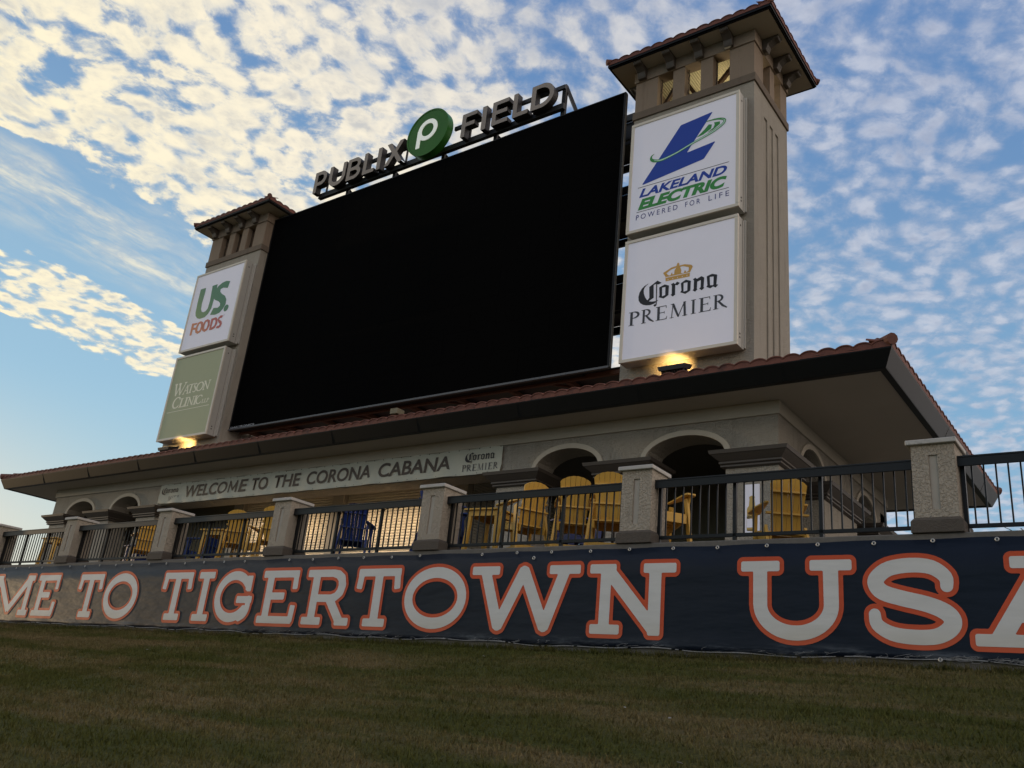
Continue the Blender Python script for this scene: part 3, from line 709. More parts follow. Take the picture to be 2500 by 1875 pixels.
# frieze below the soffit
fr = .045
mb = MB().box(XL-fr, XR+fr, YF_-fr, YF_+.02, 3.432, 3.693).box(XR-.02, XR+fr, YF_+.0201, YB_, 3.432, 3.693).box(XL-fr, XL+.02, YF_+.0201, YB_, 3.432, 3.693)
obj('frieze', mb, MT['soffit'], pv, bevel=.006)
# roof : soffit, gutter fascia, hipped tile roof
EX0, EX1, EY0, EY1 = -30.62, -.30, 4.0, 13.65
obj('soffit', MB().box(EX0+.02, EX1-.02, EY0+.02, EY1-.02, 3.695, 3.75), MT['soffit'], pv)
def gutter(prof, x0, x1, y0, y1):   # prof = [(outset, z)...] swept round a rectangle
    b = MB(); n_ = len(prof)
    for e, z in prof: b.v += [(x0-e, y0-e, z), (x1+e, y0-e, z), (x1+e, y1+e, z), (x0-e, y1+e, z)]
    for k in range(n_-1):
        for i in range(4): j = (i+1) % 4; b.f.append((k*4+i, k*4+j, k*4+4+j, k*4+4+i))
    return b
gut = gutter([(-.12, 3.70), (-.12, 3.672), (-.008, 3.672), (.0, 3.685), (.13, 3.965), (.135, 4.015), (.115, 4.02), (.02, 4.0), (-.1, 4.0)], EX0, EX1, EY0, EY1)
obj('gutter', gut, MT['fascia'], pv)
mb = MB()
for k in range(1, 11): x = EX0+(EX1-EX0)*k/10.6; mb.prism_yz([(EY0-.004, 3.68), (EY0-.134, 3.97), (EY0-.139, 4.0), (EY0-.128, 4.0), (EY0+.01, 3.69)], x-.0015, x+.0015)
for y in (8.2, 12.1): mb.prism_xz([(EX1+.004, 3.68), (EX1+.134, 3.97), (EX1+.139, 4.0), (EX1+.128, 4.0), (EX1-.01, 3.69)], y-.0015, y+.0015)
obj('gutter_seam', mb, MT['screen_frame'], pv)
slope = math.tan(math.radians(15))
def tile_mesh(r, L, tilt, name):
    """one S-profile roof tile: origin at its eave end, running to +y and upward; width 2*pitch"""
    b = MB(); n_ = 10; w = r*2
    pts = []
    for i in range(n_+1):
        t_ = i/n_; x = (t_-.5)*w*1.0; z = r*.36*(1-abs(2*t_-1)**2.4)-.02+(.012*t_)
        pts.append((x, z))
    th = .022
    rows = []
    for y in (0, L):
        z0 = y*math.tan(tilt)
        rows.append([(x, y, z+z0+.07) for x, z in pts]+[(x, y, z+z0+.07-th) for x, z in reversed(pts)])
    m_ = len(rows[0]); b.v = rows[0]+rows[1]
    for i in range(m_): b.f.append((i, (i+1)%m_, (i+1)%m_+m_, i+m_))
    for i in range(n_): b.f.append((i, i+1, m_-2-i, m_-1-i)); b.f.append((m_+i, m_+m_-1-i, m_+m_-2-i, m_+i+1))
    # mortar / bird-stop closing the barrel end
    k = len(b.v); b.v += [(x, .015, z+.07-th) for x, z in pts]+[(x, .015, -.03) for x, z in pts]
    for i in range(n_): b.f.append((k+i, k+i+1, k+n_+1+i+1, k+n_+1+i))
    return mesh_of(b, name, MT['tile'])
def roof(parent, x0, x1, y0, y1, z, sl, pitch, name='roof', mat_='tile', topcap=.10, lift=.0):
    """hipped roof with individual eave tiles on front and right; the rest is one ribbed sheet"""
    W_ = (y1-y0)/2; h = W_*sl if (x1-x0) > (y1-y0) else (x1-x0)/2*sl
    ins = min(W_, (x1-x0)/2)
    A = [(x0,y0,z),(x1,y0,z),(x1,y1,z),(x0,y1,z)]; R1 = (x0+ins, y0+W_, z+ins*sl); R2 = (x1-ins, y0+W_, z+ins*sl)
    b = MB(); b.v = A+[R1, R2]; b.f = [(0,1,5,4),(1,2,5),(2,3,4,5),(3,0,4)]
    rf = link(name, mesh_of(b, name, MT[mat_]), parent)
    BASE[rf.name] = (0, 0, 0)
    n_ = int(round((x1-x0)/pitch)); p_ = (x1-x0)/n_; me = tile_mesh(p_/2, .42, math.atan(sl), 'roof_tile')
    for i in range(n_):
        o = link('roof_tile', me, rf); o.location = (x0+p_*(i+.5), y0-.03, z+lift); o.rotation_euler = (0, 0, 0); o.location.z += rng.uniform(-.004, .004); o.rotation_euler.z = rng.uniform(-.008, .008)
    n2 = int(round((y1-y0)/pitch)); p2 = (y1-y0)/n2
    me2 = tile_mesh(p2/2, .42, math.atan(sl), 'roof_tile')
    for i in range(n2):
        o = link('roof_tile', me2, rf); o.location = (x1+.03, y0+p2*(i+.5), z+lift+rng.uniform(-.004, .004)); o.rotation_euler = (0, 0, PI/2+rng.uniform(-.008, .008))
    # upper courses joined
    b = MB(); step = .40; c = 1
    while c*step < ins-.1:
        d = c*step
        xa, xb = x0+d, x1-d; m_ = max(1, int((xb-xa)/pitch))
        for i in range(m_):
            for q in range(4):
                u0 = xa+(xb-xa)*(i+q/4)/m_; u1 = xa+(xb-xa)*(i+(q+1)/4)/m_
                f = lambda q: .05*math.cos(2*PI*(q/4-.5))+.055
                za, zb2 = f(q), f(q+1); k = len(b.v)
                b.v += [(u0, y0+d, z+d*sl+za), (u1, y0+d, z+d*sl+zb2), (u1, y0+d+step, z+(d+step)*sl+zb2-.02), (u0, y0+d+step, z+(d+step)*sl+za-.02)]
                b.f.append((k, k+1, k+2, k+3))
        ya, yb = y0+d, y1-d; m_ = max(1, int((yb-ya)/pitch))
        for i in range(m_):
            for q in range(4):
                u0 = ya+(yb-ya)*(i+q/4)/m_; u1 = ya+(yb-ya)*(i+(q+1)/4)/m_
                za, zb2 = .05*math.cos(2*PI*(q/4-.5))+.055, .05*math.cos(2*PI*((q+1)/4-.5))+.055; k = len(b.v)
                b.v += [(x1-d, u0, z+d*sl+za), (x1-d, u1, z+d*sl+zb2), (x1-d-step, u1, z+(d+step)*sl+zb2-.02), (x1-d-step, u0, z+(d+step)*sl+za-.02)]
                b.f.append((k, k+1, k+2, k+3))
        c += 1
    o = link('tile_field', mesh_of(b, 'tile_field', MT[mat_]), rf); o['kind'] = 'stuff'
    # hip caps
    for (a, bb) in ((A[0], R1), (A[1], R2), (A[2], R2), (A[3], R1)):
        a = Vector(a); bb = Vector(bb); d = (bb-a); L = d.length; d.normalize(); k = int(L/.42); mb = MB()
        for i in range(k+1):
            s0 = a+d*(i*.42-.06)+Vector((0, 0, .10)); s1 = s0+d*.45+Vector((0, 0, -.015))
            mb.cyl(s0, s1, topcap, topcap*.82, 10)
        obj('hip_cap', mb, MT['tile_dark'], rf)
    return rf
roof(pv, EX0-.10, EX1+.12, EY0-.12, EY1+.12, 4.015, slope, .30)
# interior : ceiling, kitchen kiosk with slatted shutters
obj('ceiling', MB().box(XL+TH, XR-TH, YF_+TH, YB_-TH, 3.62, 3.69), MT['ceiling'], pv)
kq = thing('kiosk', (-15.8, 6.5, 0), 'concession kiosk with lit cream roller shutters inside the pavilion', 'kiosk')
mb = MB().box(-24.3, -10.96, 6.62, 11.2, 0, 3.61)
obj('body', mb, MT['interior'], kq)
for a in (-24.3, -20.28, -15.84, -11.4): obj('post', MB().box(a, a+.46, 6.42, 6.619, 0, 3.60), MT['soffit'], kq)
sm = {}
slp = .076
def slat(x0, x1, z):
    return MB().prism_yz([(6.60, z), (6.56, z+.004), (6.556, z+slp*.5), (6.575, z+slp-.008), (6.60, z+slp-.006)], x0, x1)
for x0, x1 in ((-19.82, -15.84), (-15.38, -11.4)):
    sh = None
    me = mesh_of(slat(x0, x1, 0), 'shutter_slat', MT['shutter'])
    for k in range(31):
        o = link('shutter_slat', me, kq); o.location.z = 1.22+k*slp; o.matrix_parent_inverse = Matrix.Translation(-Vector(BASE[kq.name]))
me = mesh_of(MB().prism_xz([(-10.955, 0), (-10.925, .004), (-10.92, slp*.5), (-10.935, slp-.008), (-10.955, slp-.006)], 6.65, 11.1), 'shutter_slat', MT['shutter'])
for k in range(40):
    o = link('shutter_slat', me, kq); o.location.z = .5+k*slp
obj('counter', MB().box(-20, -11.2, 6.0, 6.55, 1.02, 1.10).box(-19.9, -11.4, 6.15, 6.5, 0, 1.02), MT['concrete'], kq, bevel=.01)
obj('partition_wall', MB().box(-8.3, -3.1, 9.6, 9.75, 0, 3.61), MT['interior'], pv)
# unseen warm batten lamps, added behind the lintel to brighten the shutters
for x0, x1 in ((-19.6, -16.0), (-15.2, -11.6)):
    st = thing('added_batten_lamp', ((x0+x1)/2, 5.62, 3.12), 'added unseen batten lamp behind the lintel brightening the %s shutter' % ('left' if x0 < -17 else 'right'), 'lamp', 'added batten lamps behind the lintel')
    obj('housing', MB().box(x0, x1, 5.56, 5.68, 3.14, 3.619), MT['steel'], st); obj('tube', MB().box(x0+.05, x1-.05, 5.60, 5.64, 3.115, 3.139), MT['tube'], st)
    l = bpy.data.lights.new('added_batten_light', 'AREA'); l.shape = 'RECTANGLE'; l.size = x1-x0-.1; l.size_y = .06; l.energy = 24; l.color = (1, .72, .45); l.spread = math.radians(80)
    lo = bpy.data.objects.new('added_batten_light', l); COL.objects.link(lo); lo.location = ((x0+x1)/2, 5.62, 3.10)
    lo.rotation_euler = Vector((0, .54, -.84)).to_track_quat('-Z', 'Y').to_euler(); lo.parent = st; lo.matrix_parent_inverse = Matrix.Translation(-Vector(BASE[st.name]))
# white banner on the lintel
wb = thing('white_banner', (-15.3, 4.84, 2.8), 'pale vinyl welcome banner hung under the pavilion eave', 'banner')
MT['pale_vinyl'] = mat('pale_vinyl', (.43, .43, .35), .5, .35, var=.12, vscale=1.5, bump=.5, bscale=2.2, bdetail=3)
mb = MB(); nb = 120
for i in range(nb+1):
    x = -21.98+13.24*i/nb; sag = .02*math.sin(x*5.3)+.012*math.sin(x*2.3); lift = .05*math.exp(-(x+21.98)*2)
    for z, dy in ((3.425+.01*math.sin(x*6), -.052), (3.2, -.06), (3.0, -.06-sag*.4), (2.835+lift*.3, -.065-abs(sag)*.9), (2.80+sag*.25+lift, -.06-abs(sag))): mb.v.append((x, 4.905+dy, z))
for i in range(nb):
    for k in range(4): mb.f.append((i*5+k, i*5+k+1, (i+1)*5+k+1, (i+1)*5+k))
link('vinyl_sheet', mesh_of(mb, 'vinyl_sheet', MT['pale_vinyl'], True), wb)
mb = MB()
for i in range(44):
    x = -21.9+13.1*i/43; mb.cyl((x, 4.842, 3.41), (x, 4.85, 3.41), .012, n=8).cyl((x, 4.828, 2.83), (x, 4.85, 2.83), .010, n=8)
obj('eyelet', mb, MT['steel'], wb)
word('lettering', 'WELCO', -20.62, -18.60, 2.955, 3.315, 4.832, MT['ink_brown'], wb, .022, .12)
mp = [('k', [(-18.515, 2.99, .033), (-18.475, 3.28, .033)]), ('k', [(-18.475, 3.27, .033), (-18.335, 3.04, .03)]), ('k', [(-18.335, 3.04, .03), (-18.165, 3.27, .033)]), ('k', [(-18.165, 3.28, .033), (-18.185, 2.99, .033)])]
flat_obj('lettering', fill(mp, 0, .012, bbox(mp)), MT['ink_brown'], 4.832, wb)
word('lettering', 'E', -18.07, -17.68, 2.955, 3.315, 4.832, MT['ink_brown'], wb, .022, .12)
word('lettering', 'TO', -17.50, -16.80, 2.955, 3.315, 4.832, MT['ink_brown'], wb, .022, .08)
word('lettering', 'THE', -16.53, -15.46, 2.955, 3.315, 4.832, MT['ink_brown'], wb, .022, .08)
word('lettering', 'CORONA', -15.20, -12.82, 2.955, 3.315, 4.832, MT['ink_brown'], wb, .022, .08)
word('lettering', 'CABANA', -12.56, -10.22, 2.955, 3.315, 4.832, MT['ink_brown'], wb, .022, .08)
T = {
 'L_LOGO': [(-5.719,12.488),(-4.832,12.587),(-5.525,11.572),(-4.742,11.66),(-5.05,11.229),(-6.784,10.98)],
 'SWOOSH': [(-6.457,11.842),(-6.527,11.798),(-6.54,11.716),(-6.456,11.633),(-6.226,11.587),(-5.836,11.657),(-5.563,11.745),(-5.293,11.832),(-5.025,11.903),(-4.761,11.995),(-4.552,12.113),(-4.509,12.211),(-4.594,12.279),(-4.766,12.325),(-5.007,12.341)],
 'BLADE1': [(-5.282,11.934),(-5.056,12.11),(-4.938,12.234),(-4.844,12.199),(-4.868,12.073),(-5.08,11.968)],
 'BLADE2': [(-4.805,12.245),(-4.632,12.221),(-4.631,12.136),(-4.814,12.023),(-5.026,11.964),(-4.815,12.083),(-4.777,12.175)],
 'COR_C': [(-6.371,8.048),(-6.454,8.028),(-6.545,7.995),(-6.626,7.928),(-6.683,7.833),(-6.708,7.715),(-6.694,7.613),(-6.644,7.534),(-6.565,7.475),(-6.472,7.442),(-6.365,7.428),(-6.276,7.443),(-6.209,7.474),(-6.145,7.528),(-6.226,7.507),(-6.324,7.513),(-6.401,7.536),(-6.472,7.597),(-6.521,7.676),(-6.557,7.775),(-6.569,7.869),(-6.549,7.934),(-6.499,7.992),(-6.439,8.025)],
 'COR_C2': [(-6.419,7.936),(-6.39,7.95),(-6.198,8.06),(-6.081,7.975),(-6.163,7.948),(-6.239,7.977),(-6.299,7.963),(-6.283,7.61),(-6.413,7.544),(-6.448,7.577),(-6.402,7.635)],
 'COR_C3': [(-6.231,7.971),(-6.201,7.964),(-6.192,7.41),(-6.212,7.37),(-6.249,7.362),(-6.281,7.399),(-6.26,7.424),(-6.218,7.423)],
 'COR_O': [(-6.144,7.86),(-5.996,7.911),(-5.883,7.855),(-5.888,7.601),(-6.011,7.533),(-6.147,7.593),(-6.127,7.637)],
 'COR_OH': [(-6.065,7.838),(-5.976,7.838),(-5.973,7.619),(-6.058,7.6)],
 'COR_R': [(-5.832,7.874),(-5.759,7.903),(-5.721,7.857),(-5.671,7.914),(-5.594,7.863),(-5.653,7.812),(-5.713,7.833),(-5.711,7.593),(-5.701,7.576),(-5.771,7.534),(-5.828,7.588),(-5.8,7.612),(-5.804,7.838)],
 'COR_P': [(-5.567,7.848),(-5.439,7.914),(-5.307,7.854),(-5.314,7.596),(-5.441,7.535),(-5.577,7.605),(-5.546,7.646)],
 'COR_PH': [(-5.494,7.836),(-5.393,7.836),(-5.394,7.613),(-5.49,7.604)],
 'COR_N': [(-5.258,7.88),(-5.194,7.913),(-5.15,7.87),(-5.038,7.919),(-4.966,7.865),(-4.975,7.61),(-4.957,7.591),(-5.022,7.54),(-5.087,7.598),(-5.052,7.627),(-5.05,7.818),(-5.141,7.794),(-5.147,7.604),(-5.132,7.586),(-5.194,7.537),(-5.257,7.591),(-5.229,7.614),(-5.228,7.851)],
 'COR_A': [(-4.903,7.881),(-4.771,7.919),(-4.638,7.868),(-4.655,7.612),(-4.607,7.601),(-4.674,7.533),(-4.737,7.579),(-4.806,7.543),(-4.907,7.602),(-4.88,7.64)],
 'COR_AH': [(-4.826,7.848),(-4.728,7.84),(-4.731,7.614),(-4.814,7.625)],
 'CROWN': [(-6.054,8.237),(-5.973,8.272),(-5.834,8.338),(-5.694,8.351),(-5.688,8.403),(-5.66,8.435),(-5.621,8.39),(-5.627,8.343),(-5.481,8.346),(-5.305,8.288),(-5.267,8.234),(-5.342,8.079),(-5.34,7.981),(-5.977,7.99),(-5.987,8.122)],
 'CROWN_H1': [(-5.963,8.208),(-5.847,8.28),(-5.7,8.307),(-5.749,8.234),(-5.753,8.144),(-5.797,8.139),(-5.814,8.204),(-5.856,8.122),(-5.916,8.144)],
 'CROWN_H2': [(-5.604,8.299),(-5.523,8.303),(-5.369,8.236),(-5.373,8.146),(-5.43,8.114),(-5.469,8.184),(-5.51,8.103),(-5.576,8.133),(-5.564,8.191)],
 'CROWN_H3': [(-5.982,8.105),(-5.343,8.097),(-5.342,8.079),(-5.981,8.085)],
 'CROWN_J': [(-5.912,8.024),(-5.786,8.022),(-5.661,8.024),(-5.536,8.024),(-5.413,8.025)],
 'US_U': [(-26.18,12.185),(-25.836,12.182),(-25.829,11.926),(-25.863,11.511),(-25.832,11.257),(-25.736,11.124),(-25.624,11.086),(-25.49,11.103),(-25.387,11.204),(-25.361,11.52),(-25.425,12.174),(-25.107,12.18),(-25.095,12.024),(-25.12,11.546),(-25.149,11.156),(-25.271,10.956),(-25.452,10.842),(-25.755,10.83),(-25.947,10.892),(-26.096,11.025),(-26.149,11.168),(-26.178,11.595)],
 'US_S': [(-24.32,12.137),(-24.383,11.858),(-24.679,11.933),(-24.832,11.9),(-24.813,11.782),(-24.669,11.667),(-24.434,11.532),(-24.298,11.354),(-24.275,11.145),(-24.38,10.981),(-24.55,10.849),(-24.81,10.818),(-25.132,10.876),(-25.006,11.142),(-24.744,11.096),(-24.617,11.159),(-24.646,11.268),(-24.789,11.382),(-25.047,11.492),(-25.131,11.576),(-25.251,11.839),(-25.122,11.945),(-25.03,12.077),(-24.816,12.172),(-24.58,12.201)],
 'US_DOT': [(-24.093,11.079),(-24.047,11.005),(-24.073,10.9),(-24.171,10.838),(-24.271,10.858),(-24.322,10.951),(-24.31,11.05),(-24.212,11.117)],
 'FD_F': [(-26.193,10.712),(-25.827,10.68),(-25.858,10.611),(-26.04,10.608),(-26.029,10.503),(-25.866,10.481),(-25.878,10.4),(-26.041,10.421),(-26.054,10.189),(-26.172,10.202)],
 'FD_O': [(-25.869,10.529),(-25.785,10.681),(-25.628,10.711),(-25.458,10.628),(-25.404,10.404),(-25.481,10.233),(-25.657,10.182),(-25.826,10.26),(-25.893,10.402)],
 'FD_OH': [(-25.749,10.469),(-25.702,10.609),(-25.604,10.609),(-25.546,10.486),(-25.57,10.324),(-25.653,10.283),(-25.727,10.334)],
 'FD_P': [(-25.445,10.531),(-25.361,10.682),(-25.205,10.711),(-25.039,10.629),(-24.987,10.407),(-25.063,10.237),(-25.237,10.186),(-25.403,10.263),(-25.469,10.405)],
 'FD_PH': [(-25.326,10.471),(-25.28,10.61),(-25.183,10.61),(-25.126,10.488),(-25.15,10.327),(-25.232,10.287),(-25.305,10.337)],
 'FD_D': [(-24.967,10.682),(-24.684,10.691),(-24.555,10.592),(-24.516,10.401),(-24.606,10.236),(-24.778,10.186),(-24.96,10.201)],
 'FD_DH': [(-24.825,10.589),(-24.719,10.597),(-24.659,10.502),(-24.676,10.359),(-24.776,10.295),(-24.845,10.299)],
 'FD_S': [(-24.268,10.692),(-24.302,10.598),(-24.436,10.597),(-24.444,10.543),(-24.277,10.447),(-24.215,10.344),(-24.254,10.224),(-24.37,10.173),(-24.542,10.205),(-24.504,10.289),(-24.381,10.285),(-24.351,10.352),(-24.461,10.437),(-24.535,10.533),(-24.533,10.643),(-24.422,10.713)],
}
# ------------------------------------------------------------------ logo builders (flat print)
def prims(*ks): return [('h' if k.endswith('H') or '_H' in k else 'p', T[k]) for k in ks]
COR = prims('COR_C', 'COR_C2', 'COR_C3', 'COR_O', 'COR_OH', 'COR_R', 'COR_P', 'COR_PH', 'COR_N', 'COR_A', 'COR_AH')
CRN = prims('CROWN', 'CROWN_H1', 'CROWN_H2', 'CROWN_H3')+[('hk', [(x, z, .013)]) for x, z in T['CROWN_J']]
# serif capitals, unit cap height
def V_(x, t=.075, bot=1, top=1, sw=.17):
    r = [('b', (x, .5, t, .5, 0, .0))]
    if bot: r.append(('b', (x, .02, sw, .02, 0, .0)))
    if top: r.append(('b', (x, .98, sw, .02, 0, .0)))
    return r
def K_(*p): return ('k', list(p))
def arc(cx, cz, rx, rz, a0, a1, tmin, tmax, n_=22, ph=0.):
    return ('k', [(cx+rx*math.cos(math.radians(a)), cz+rz*math.sin(math.radians(a)), tmin+(tmax-tmin)*abs(math.cos(math.radians(a+ph)))) for a in np.linspace(a0, a1, n_)])
SERIF = {
 'P': (.62, V_(.17)+[arc(.27, .755, .30, .225, 90, -90, .024, .07), ('b', (.22, .98, .08, .02, 0, 0))]),
 'R': (.86, V_(.17)+[arc(.27, .755, .30, .225, 90, -90, .024, .07), ('b', (.22, .98, .08, .02, 0, 0)), K_((.34, .53, .06), (.60, .20, .07), (.84, .02, .04))]),
 'E': (.66, V_(.17)+[('b', (.38, .975, .24, .025, 0, 0)), ('b', (.34, .52, .18, .024, 0, 0)), ('b', (.40, .025, .26, .025, 0, 0)), K_((.60, .97, .025), (.62, .80, .012)), K_((.51, .60, .015), (.51, .44, .015)), K_((.62, .03, .03), (.67, .22, .012))]),
 'M': (1.10, [('b', (.14, .02, .13, .02, 0, 0)), K_((.14, .0, .028), (.20, .97, .028)), ('b', (.15, .98, .09, .02, 0, 0)), K_((.22, .95, .07), (.55, .05, .06)), K_((.55, .02, .028), (.90, .95, .028)), K_((.92, .94, .07), (.96, .04, .07)), ('b', (.96, .02, .16, .02, 0, 0)), ('b', (.93, .98, .09, .02, 0, 0))]),
 'I': (.34, V_(.17)),
 'W': (1.25, [K_((.10, .97, .06), (.36, .04, .045)), K_((.36, .02, .02), (.62, .9, .022)), K_((.50, .97, .06), (.80, .04, .045)), K_((.80, .02, .02), (1.14, .97, .022)), ('b', (.10, .98, .13, .02, 0, 0)), ('b', (.52, .98, .13, .02, 0, 0)), ('b', (1.12, .98, .11, .02, 0, 0))]),
 'A': (.85, [K_((.12, .02, .024), (.44, .97, .024)), K_((.44, .96, .05), (.72, .03, .06)), ('b', (.40, .36, .20, .02, 0, 0)), ('b', (.12, .02, .12, .02, 0, 0)), ('b', (.72, .02, .14, .02, 0, 0))]),
 'T': (.80, V_(.40, top=0)+[('b', (.40, .97, .38, .025, 0, 0)), K_((.04, .96, .02), (.02, .80, .014)), K_((.76, .96, .02), (.79, .80, .014))]),
 'S': (.55, [K_((.45, .86, .022), (.36, .96, .03), (.22, .95, .04), (.11, .84, .06), (.13, .68, .065), (.30, .52, .07), (.45, .36, .07), (.48, .20, .06), (.38, .06, .045), (.22, .03, .03), (.08, .12, .022))]),
 'O': (.88, [arc(.44, .5, .38, .46, 0, 360, .025, .065, 36)]),
 'N': (.90, [K_((.17, .02, .028), (.17, .95, .028)), K_((.14, .96, .055), (.74, .05, .05)), K_((.76, .03, .028), (.76, .97, .028)), ('b', (.17, .02, .13, .02, 0, 0)), ('b', (.11, .98, .11, .02, 0, 0)), ('b', (.76, .98, .13, .02, 0, 0))]),
 'C': (.82, [arc(.46, .5, .39, .46, 52, 308, .025, .065, 30), K_((.72, .84, .02), (.74, .72, .012)), K_((.72, .16, .02), (.76, .26, .012))]),
 'L': (.62, V_(.17)+[('b', (.36, .025, .22, .025, 0, 0)), K_((.56, .03, .03), (.62, .22, .012))]),
}
def serif_line(parent, spec, y, m_, shear=0., off=0.):
    """spec: list of (char, x0, x1, z0, z1)"""
    for ch, x0, x1, z0, z1 in spec:
        w, pr = SERIF[ch]; sx, sz = (x1-x0)/w, z1-z0
        mb = fill(pr, off, .022, (0, w, 0, 1), lambda x, y_, z: (x0+x*sx+z*sz*shear, 0, z0+z*sz))
        flat_obj('letter', mb, m_, y, parent)
# ------------------------------------------------------------------ sign cabinets
def cabinet(name, x0, x1, z0, z1, label, face):
    t = thing(name, ((x0+x1)/2, 7.45, z0), label, 'sign', 'sign boxes on the towers')
    y0, y1, f = 7.0, 7.462, .085
    obj('cabinet', MB().box(x0+.012, x1-.012, y0+.05, y1-.06, z0+.012, z1-.012), MT['cabinet'], t)
    obj('back_flange', MB().box(x0+.05, x1+.025, y1-.06, y1, z0+.05, z1+.02), MT['cabinet'], t, bevel=.004)
    b = MB()
    b.box(x0, x1, y0, y0+.055, z0, z0+f).box(x0, x1, y0, y0+.055, z1-f, z1).box(x0, x0+f, y0, y0+.055, z0+f, z1-f).box(x1-f, x1, y0, y0+.055, z0+f, z1-f)
    obj('frame', b, MT['frame'], t, bevel=.006)
    fc = obj('face', MB().box(x0+f-.01, x1-f+.01, y0+.022, y0+.04, z0+f-.01, z1-f+.01), face, t)
    b = MB()
    for z in (z0+.22, z0+.31, z1-.25): b.box(x1-.0125, x1-.004, y0+.16, y0+.20, z, z+.035)
    b.box(x1-.0125, x1-.006, y0+.3, y0+.304, z0+.02, z1-.02)
    obj('latch', b, MT['steel'], t)
    return t
YL = 7.018
sg1 = cabinet('sign_box', -7.17, -4.12, 9.59, 12.99, 'white sign box with big blue L and green orbit on the right tower', MT['white_face'])
flat_obj('logo', fill(prims('L_LOGO'), 0, .03, bbox(prims('L_LOGO'))), MT['ink_blue'], YL, sg1)
sw = [('k', smooth_path([(x, z, r) for (x, z), r in zip(T['SWOOSH'], [.006, .02, .034, .042, .036, .030, .030, .032, .034, .036, .036, .034, .030, .022, .010])]))]
flat_obj('orbit', fill(sw, 0, .012, bbox(sw)), MT['ink_green'], YL-.003, sg1)
sw2 = [('k', smooth_path([(x, z, r) for (x, z), r in zip(T['SWOOSH'][3:13], [.006, .018, .016, .016, .017, .018, .018, .016, .010, .004])]))]
flat_obj('orbit_core', fill(sw2, 0, .012, bbox(sw2)), MT['ink_mint'], YL-.006, sg1)
for k in ('BLADE1', 'BLADE2'): flat_obj('blade', fill(prims(k), -.004, .012, bbox(prims(k))), MT['ink_green'], YL-.002, sg1)
for z in (10.925, 10.185):
    flat_obj('rule', MB().add([(-6.89, 0, z-.008), (-4.38, 0, z-.008), (-4.38, 0, z+.008), (-6.89, 0, z+.008)], [(0,1,2,3)]), MT['ink_slate'], YL, sg1)
word('lettering', 'LAKELAND', -6.84, -4.43, 10.61, 10.865, YL, MT['ink_blue'], sg1, .035, .28)
word('lettering', 'ELECTRIC', -6.86, -4.43, 10.235, 10.56, YL, MT['ink_green'], sg1, .055, .28)
word('lettering', 'POWERED', -6.90, -5.73, 9.955, 10.105, YL, MT['ink_cobalt'], sg1, .0, 0, sp=1.5)
word('lettering', 'FOR', -5.52, -5.12, 9.955, 10.105, YL, MT['ink_cobalt'], sg1, .0, 0, sp=1.5)
word('lettering', 'LIFE', -4.90, -4.37, 9.955, 10.105, YL, MT['ink_cobalt'], sg1, .0, 0, sp=1.5)
sg2 = cabinet('sign_box', -7.16, -4.13, 6.0, 9.385, 'white sign box with gold crown and blackletter name, lower on the right tower', MT['white_face'])
flat_obj('blackletter', fill(COR, 0, .010, bbox(COR)), MT['ink_charcoal'], YL, sg2)
flat_obj('crown', fill(CRN, 0, .008, bbox(CRN)), MT['ink_gold'], YL, sg2)
serif_line(sg2, [('P', -6.95, -6.66, 6.965, 7.335), ('R', -6.60, -6.26, 6.965, 7.335), ('E', -6.21, -5.91, 6.965, 7.335), ('M', -5.84, -5.38, 6.965, 7.335), ('I', -5.29, -5.16, 6.965, 7.335), ('E', -5.09, -4.79, 6.965, 7.335), ('R', -4.73, -4.39, 6.965, 7.335)], YL, MT['ink_slate'])
sg3 = cabinet('sign_box', -26.62, -23.56, 9.53, 12.87, 'white sign box with green and orange lettering, upper box on the left tower', MT['white_face'])
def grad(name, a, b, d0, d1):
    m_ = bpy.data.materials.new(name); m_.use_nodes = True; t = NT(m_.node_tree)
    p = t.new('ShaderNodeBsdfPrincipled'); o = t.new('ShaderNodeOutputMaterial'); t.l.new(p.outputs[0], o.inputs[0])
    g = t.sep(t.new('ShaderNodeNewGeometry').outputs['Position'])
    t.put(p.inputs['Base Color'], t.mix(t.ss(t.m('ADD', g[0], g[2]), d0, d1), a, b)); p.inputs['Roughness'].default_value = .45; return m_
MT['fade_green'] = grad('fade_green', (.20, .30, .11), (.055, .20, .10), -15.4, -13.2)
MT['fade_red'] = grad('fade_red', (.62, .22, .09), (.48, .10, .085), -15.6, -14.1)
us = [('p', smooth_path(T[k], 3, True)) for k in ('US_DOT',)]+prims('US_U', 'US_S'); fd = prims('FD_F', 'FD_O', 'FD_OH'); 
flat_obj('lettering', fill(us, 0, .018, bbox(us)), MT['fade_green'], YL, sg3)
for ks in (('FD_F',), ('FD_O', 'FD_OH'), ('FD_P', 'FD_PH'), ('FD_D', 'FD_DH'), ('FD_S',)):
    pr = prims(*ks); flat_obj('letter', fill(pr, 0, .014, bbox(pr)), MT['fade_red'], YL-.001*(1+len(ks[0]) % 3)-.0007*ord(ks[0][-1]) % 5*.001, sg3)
reg = [ring(-24.21, 10.68, .035, .035, .008)]
flat_obj('mark', fill(reg, 0, .004, bbox(reg)), MT['ink_grey'], YL, sg3)
sg4 = cabinet('sign_box', -26.64, -23.62, 5.97, 9.34, 'sage green sign box with cream serif lettering, lower box on the left tower', MT['sage_face'])
sh = .12
serif_line(sg4, [('W', -26.33, -25.60, 7.72, 8.20), ('A', -25.70, -25.32, 7.72, 8.07), ('T', -25.42, -25.06, 7.72, 8.07), ('S', -25.10, -24.88, 7.72, 8.07), ('O', -24.90, -24.48, 7.72, 8.08), ('N', -24.50, -24.10, 7.73, 8.08)], YL, MT['ink_cream'], sh, .022)
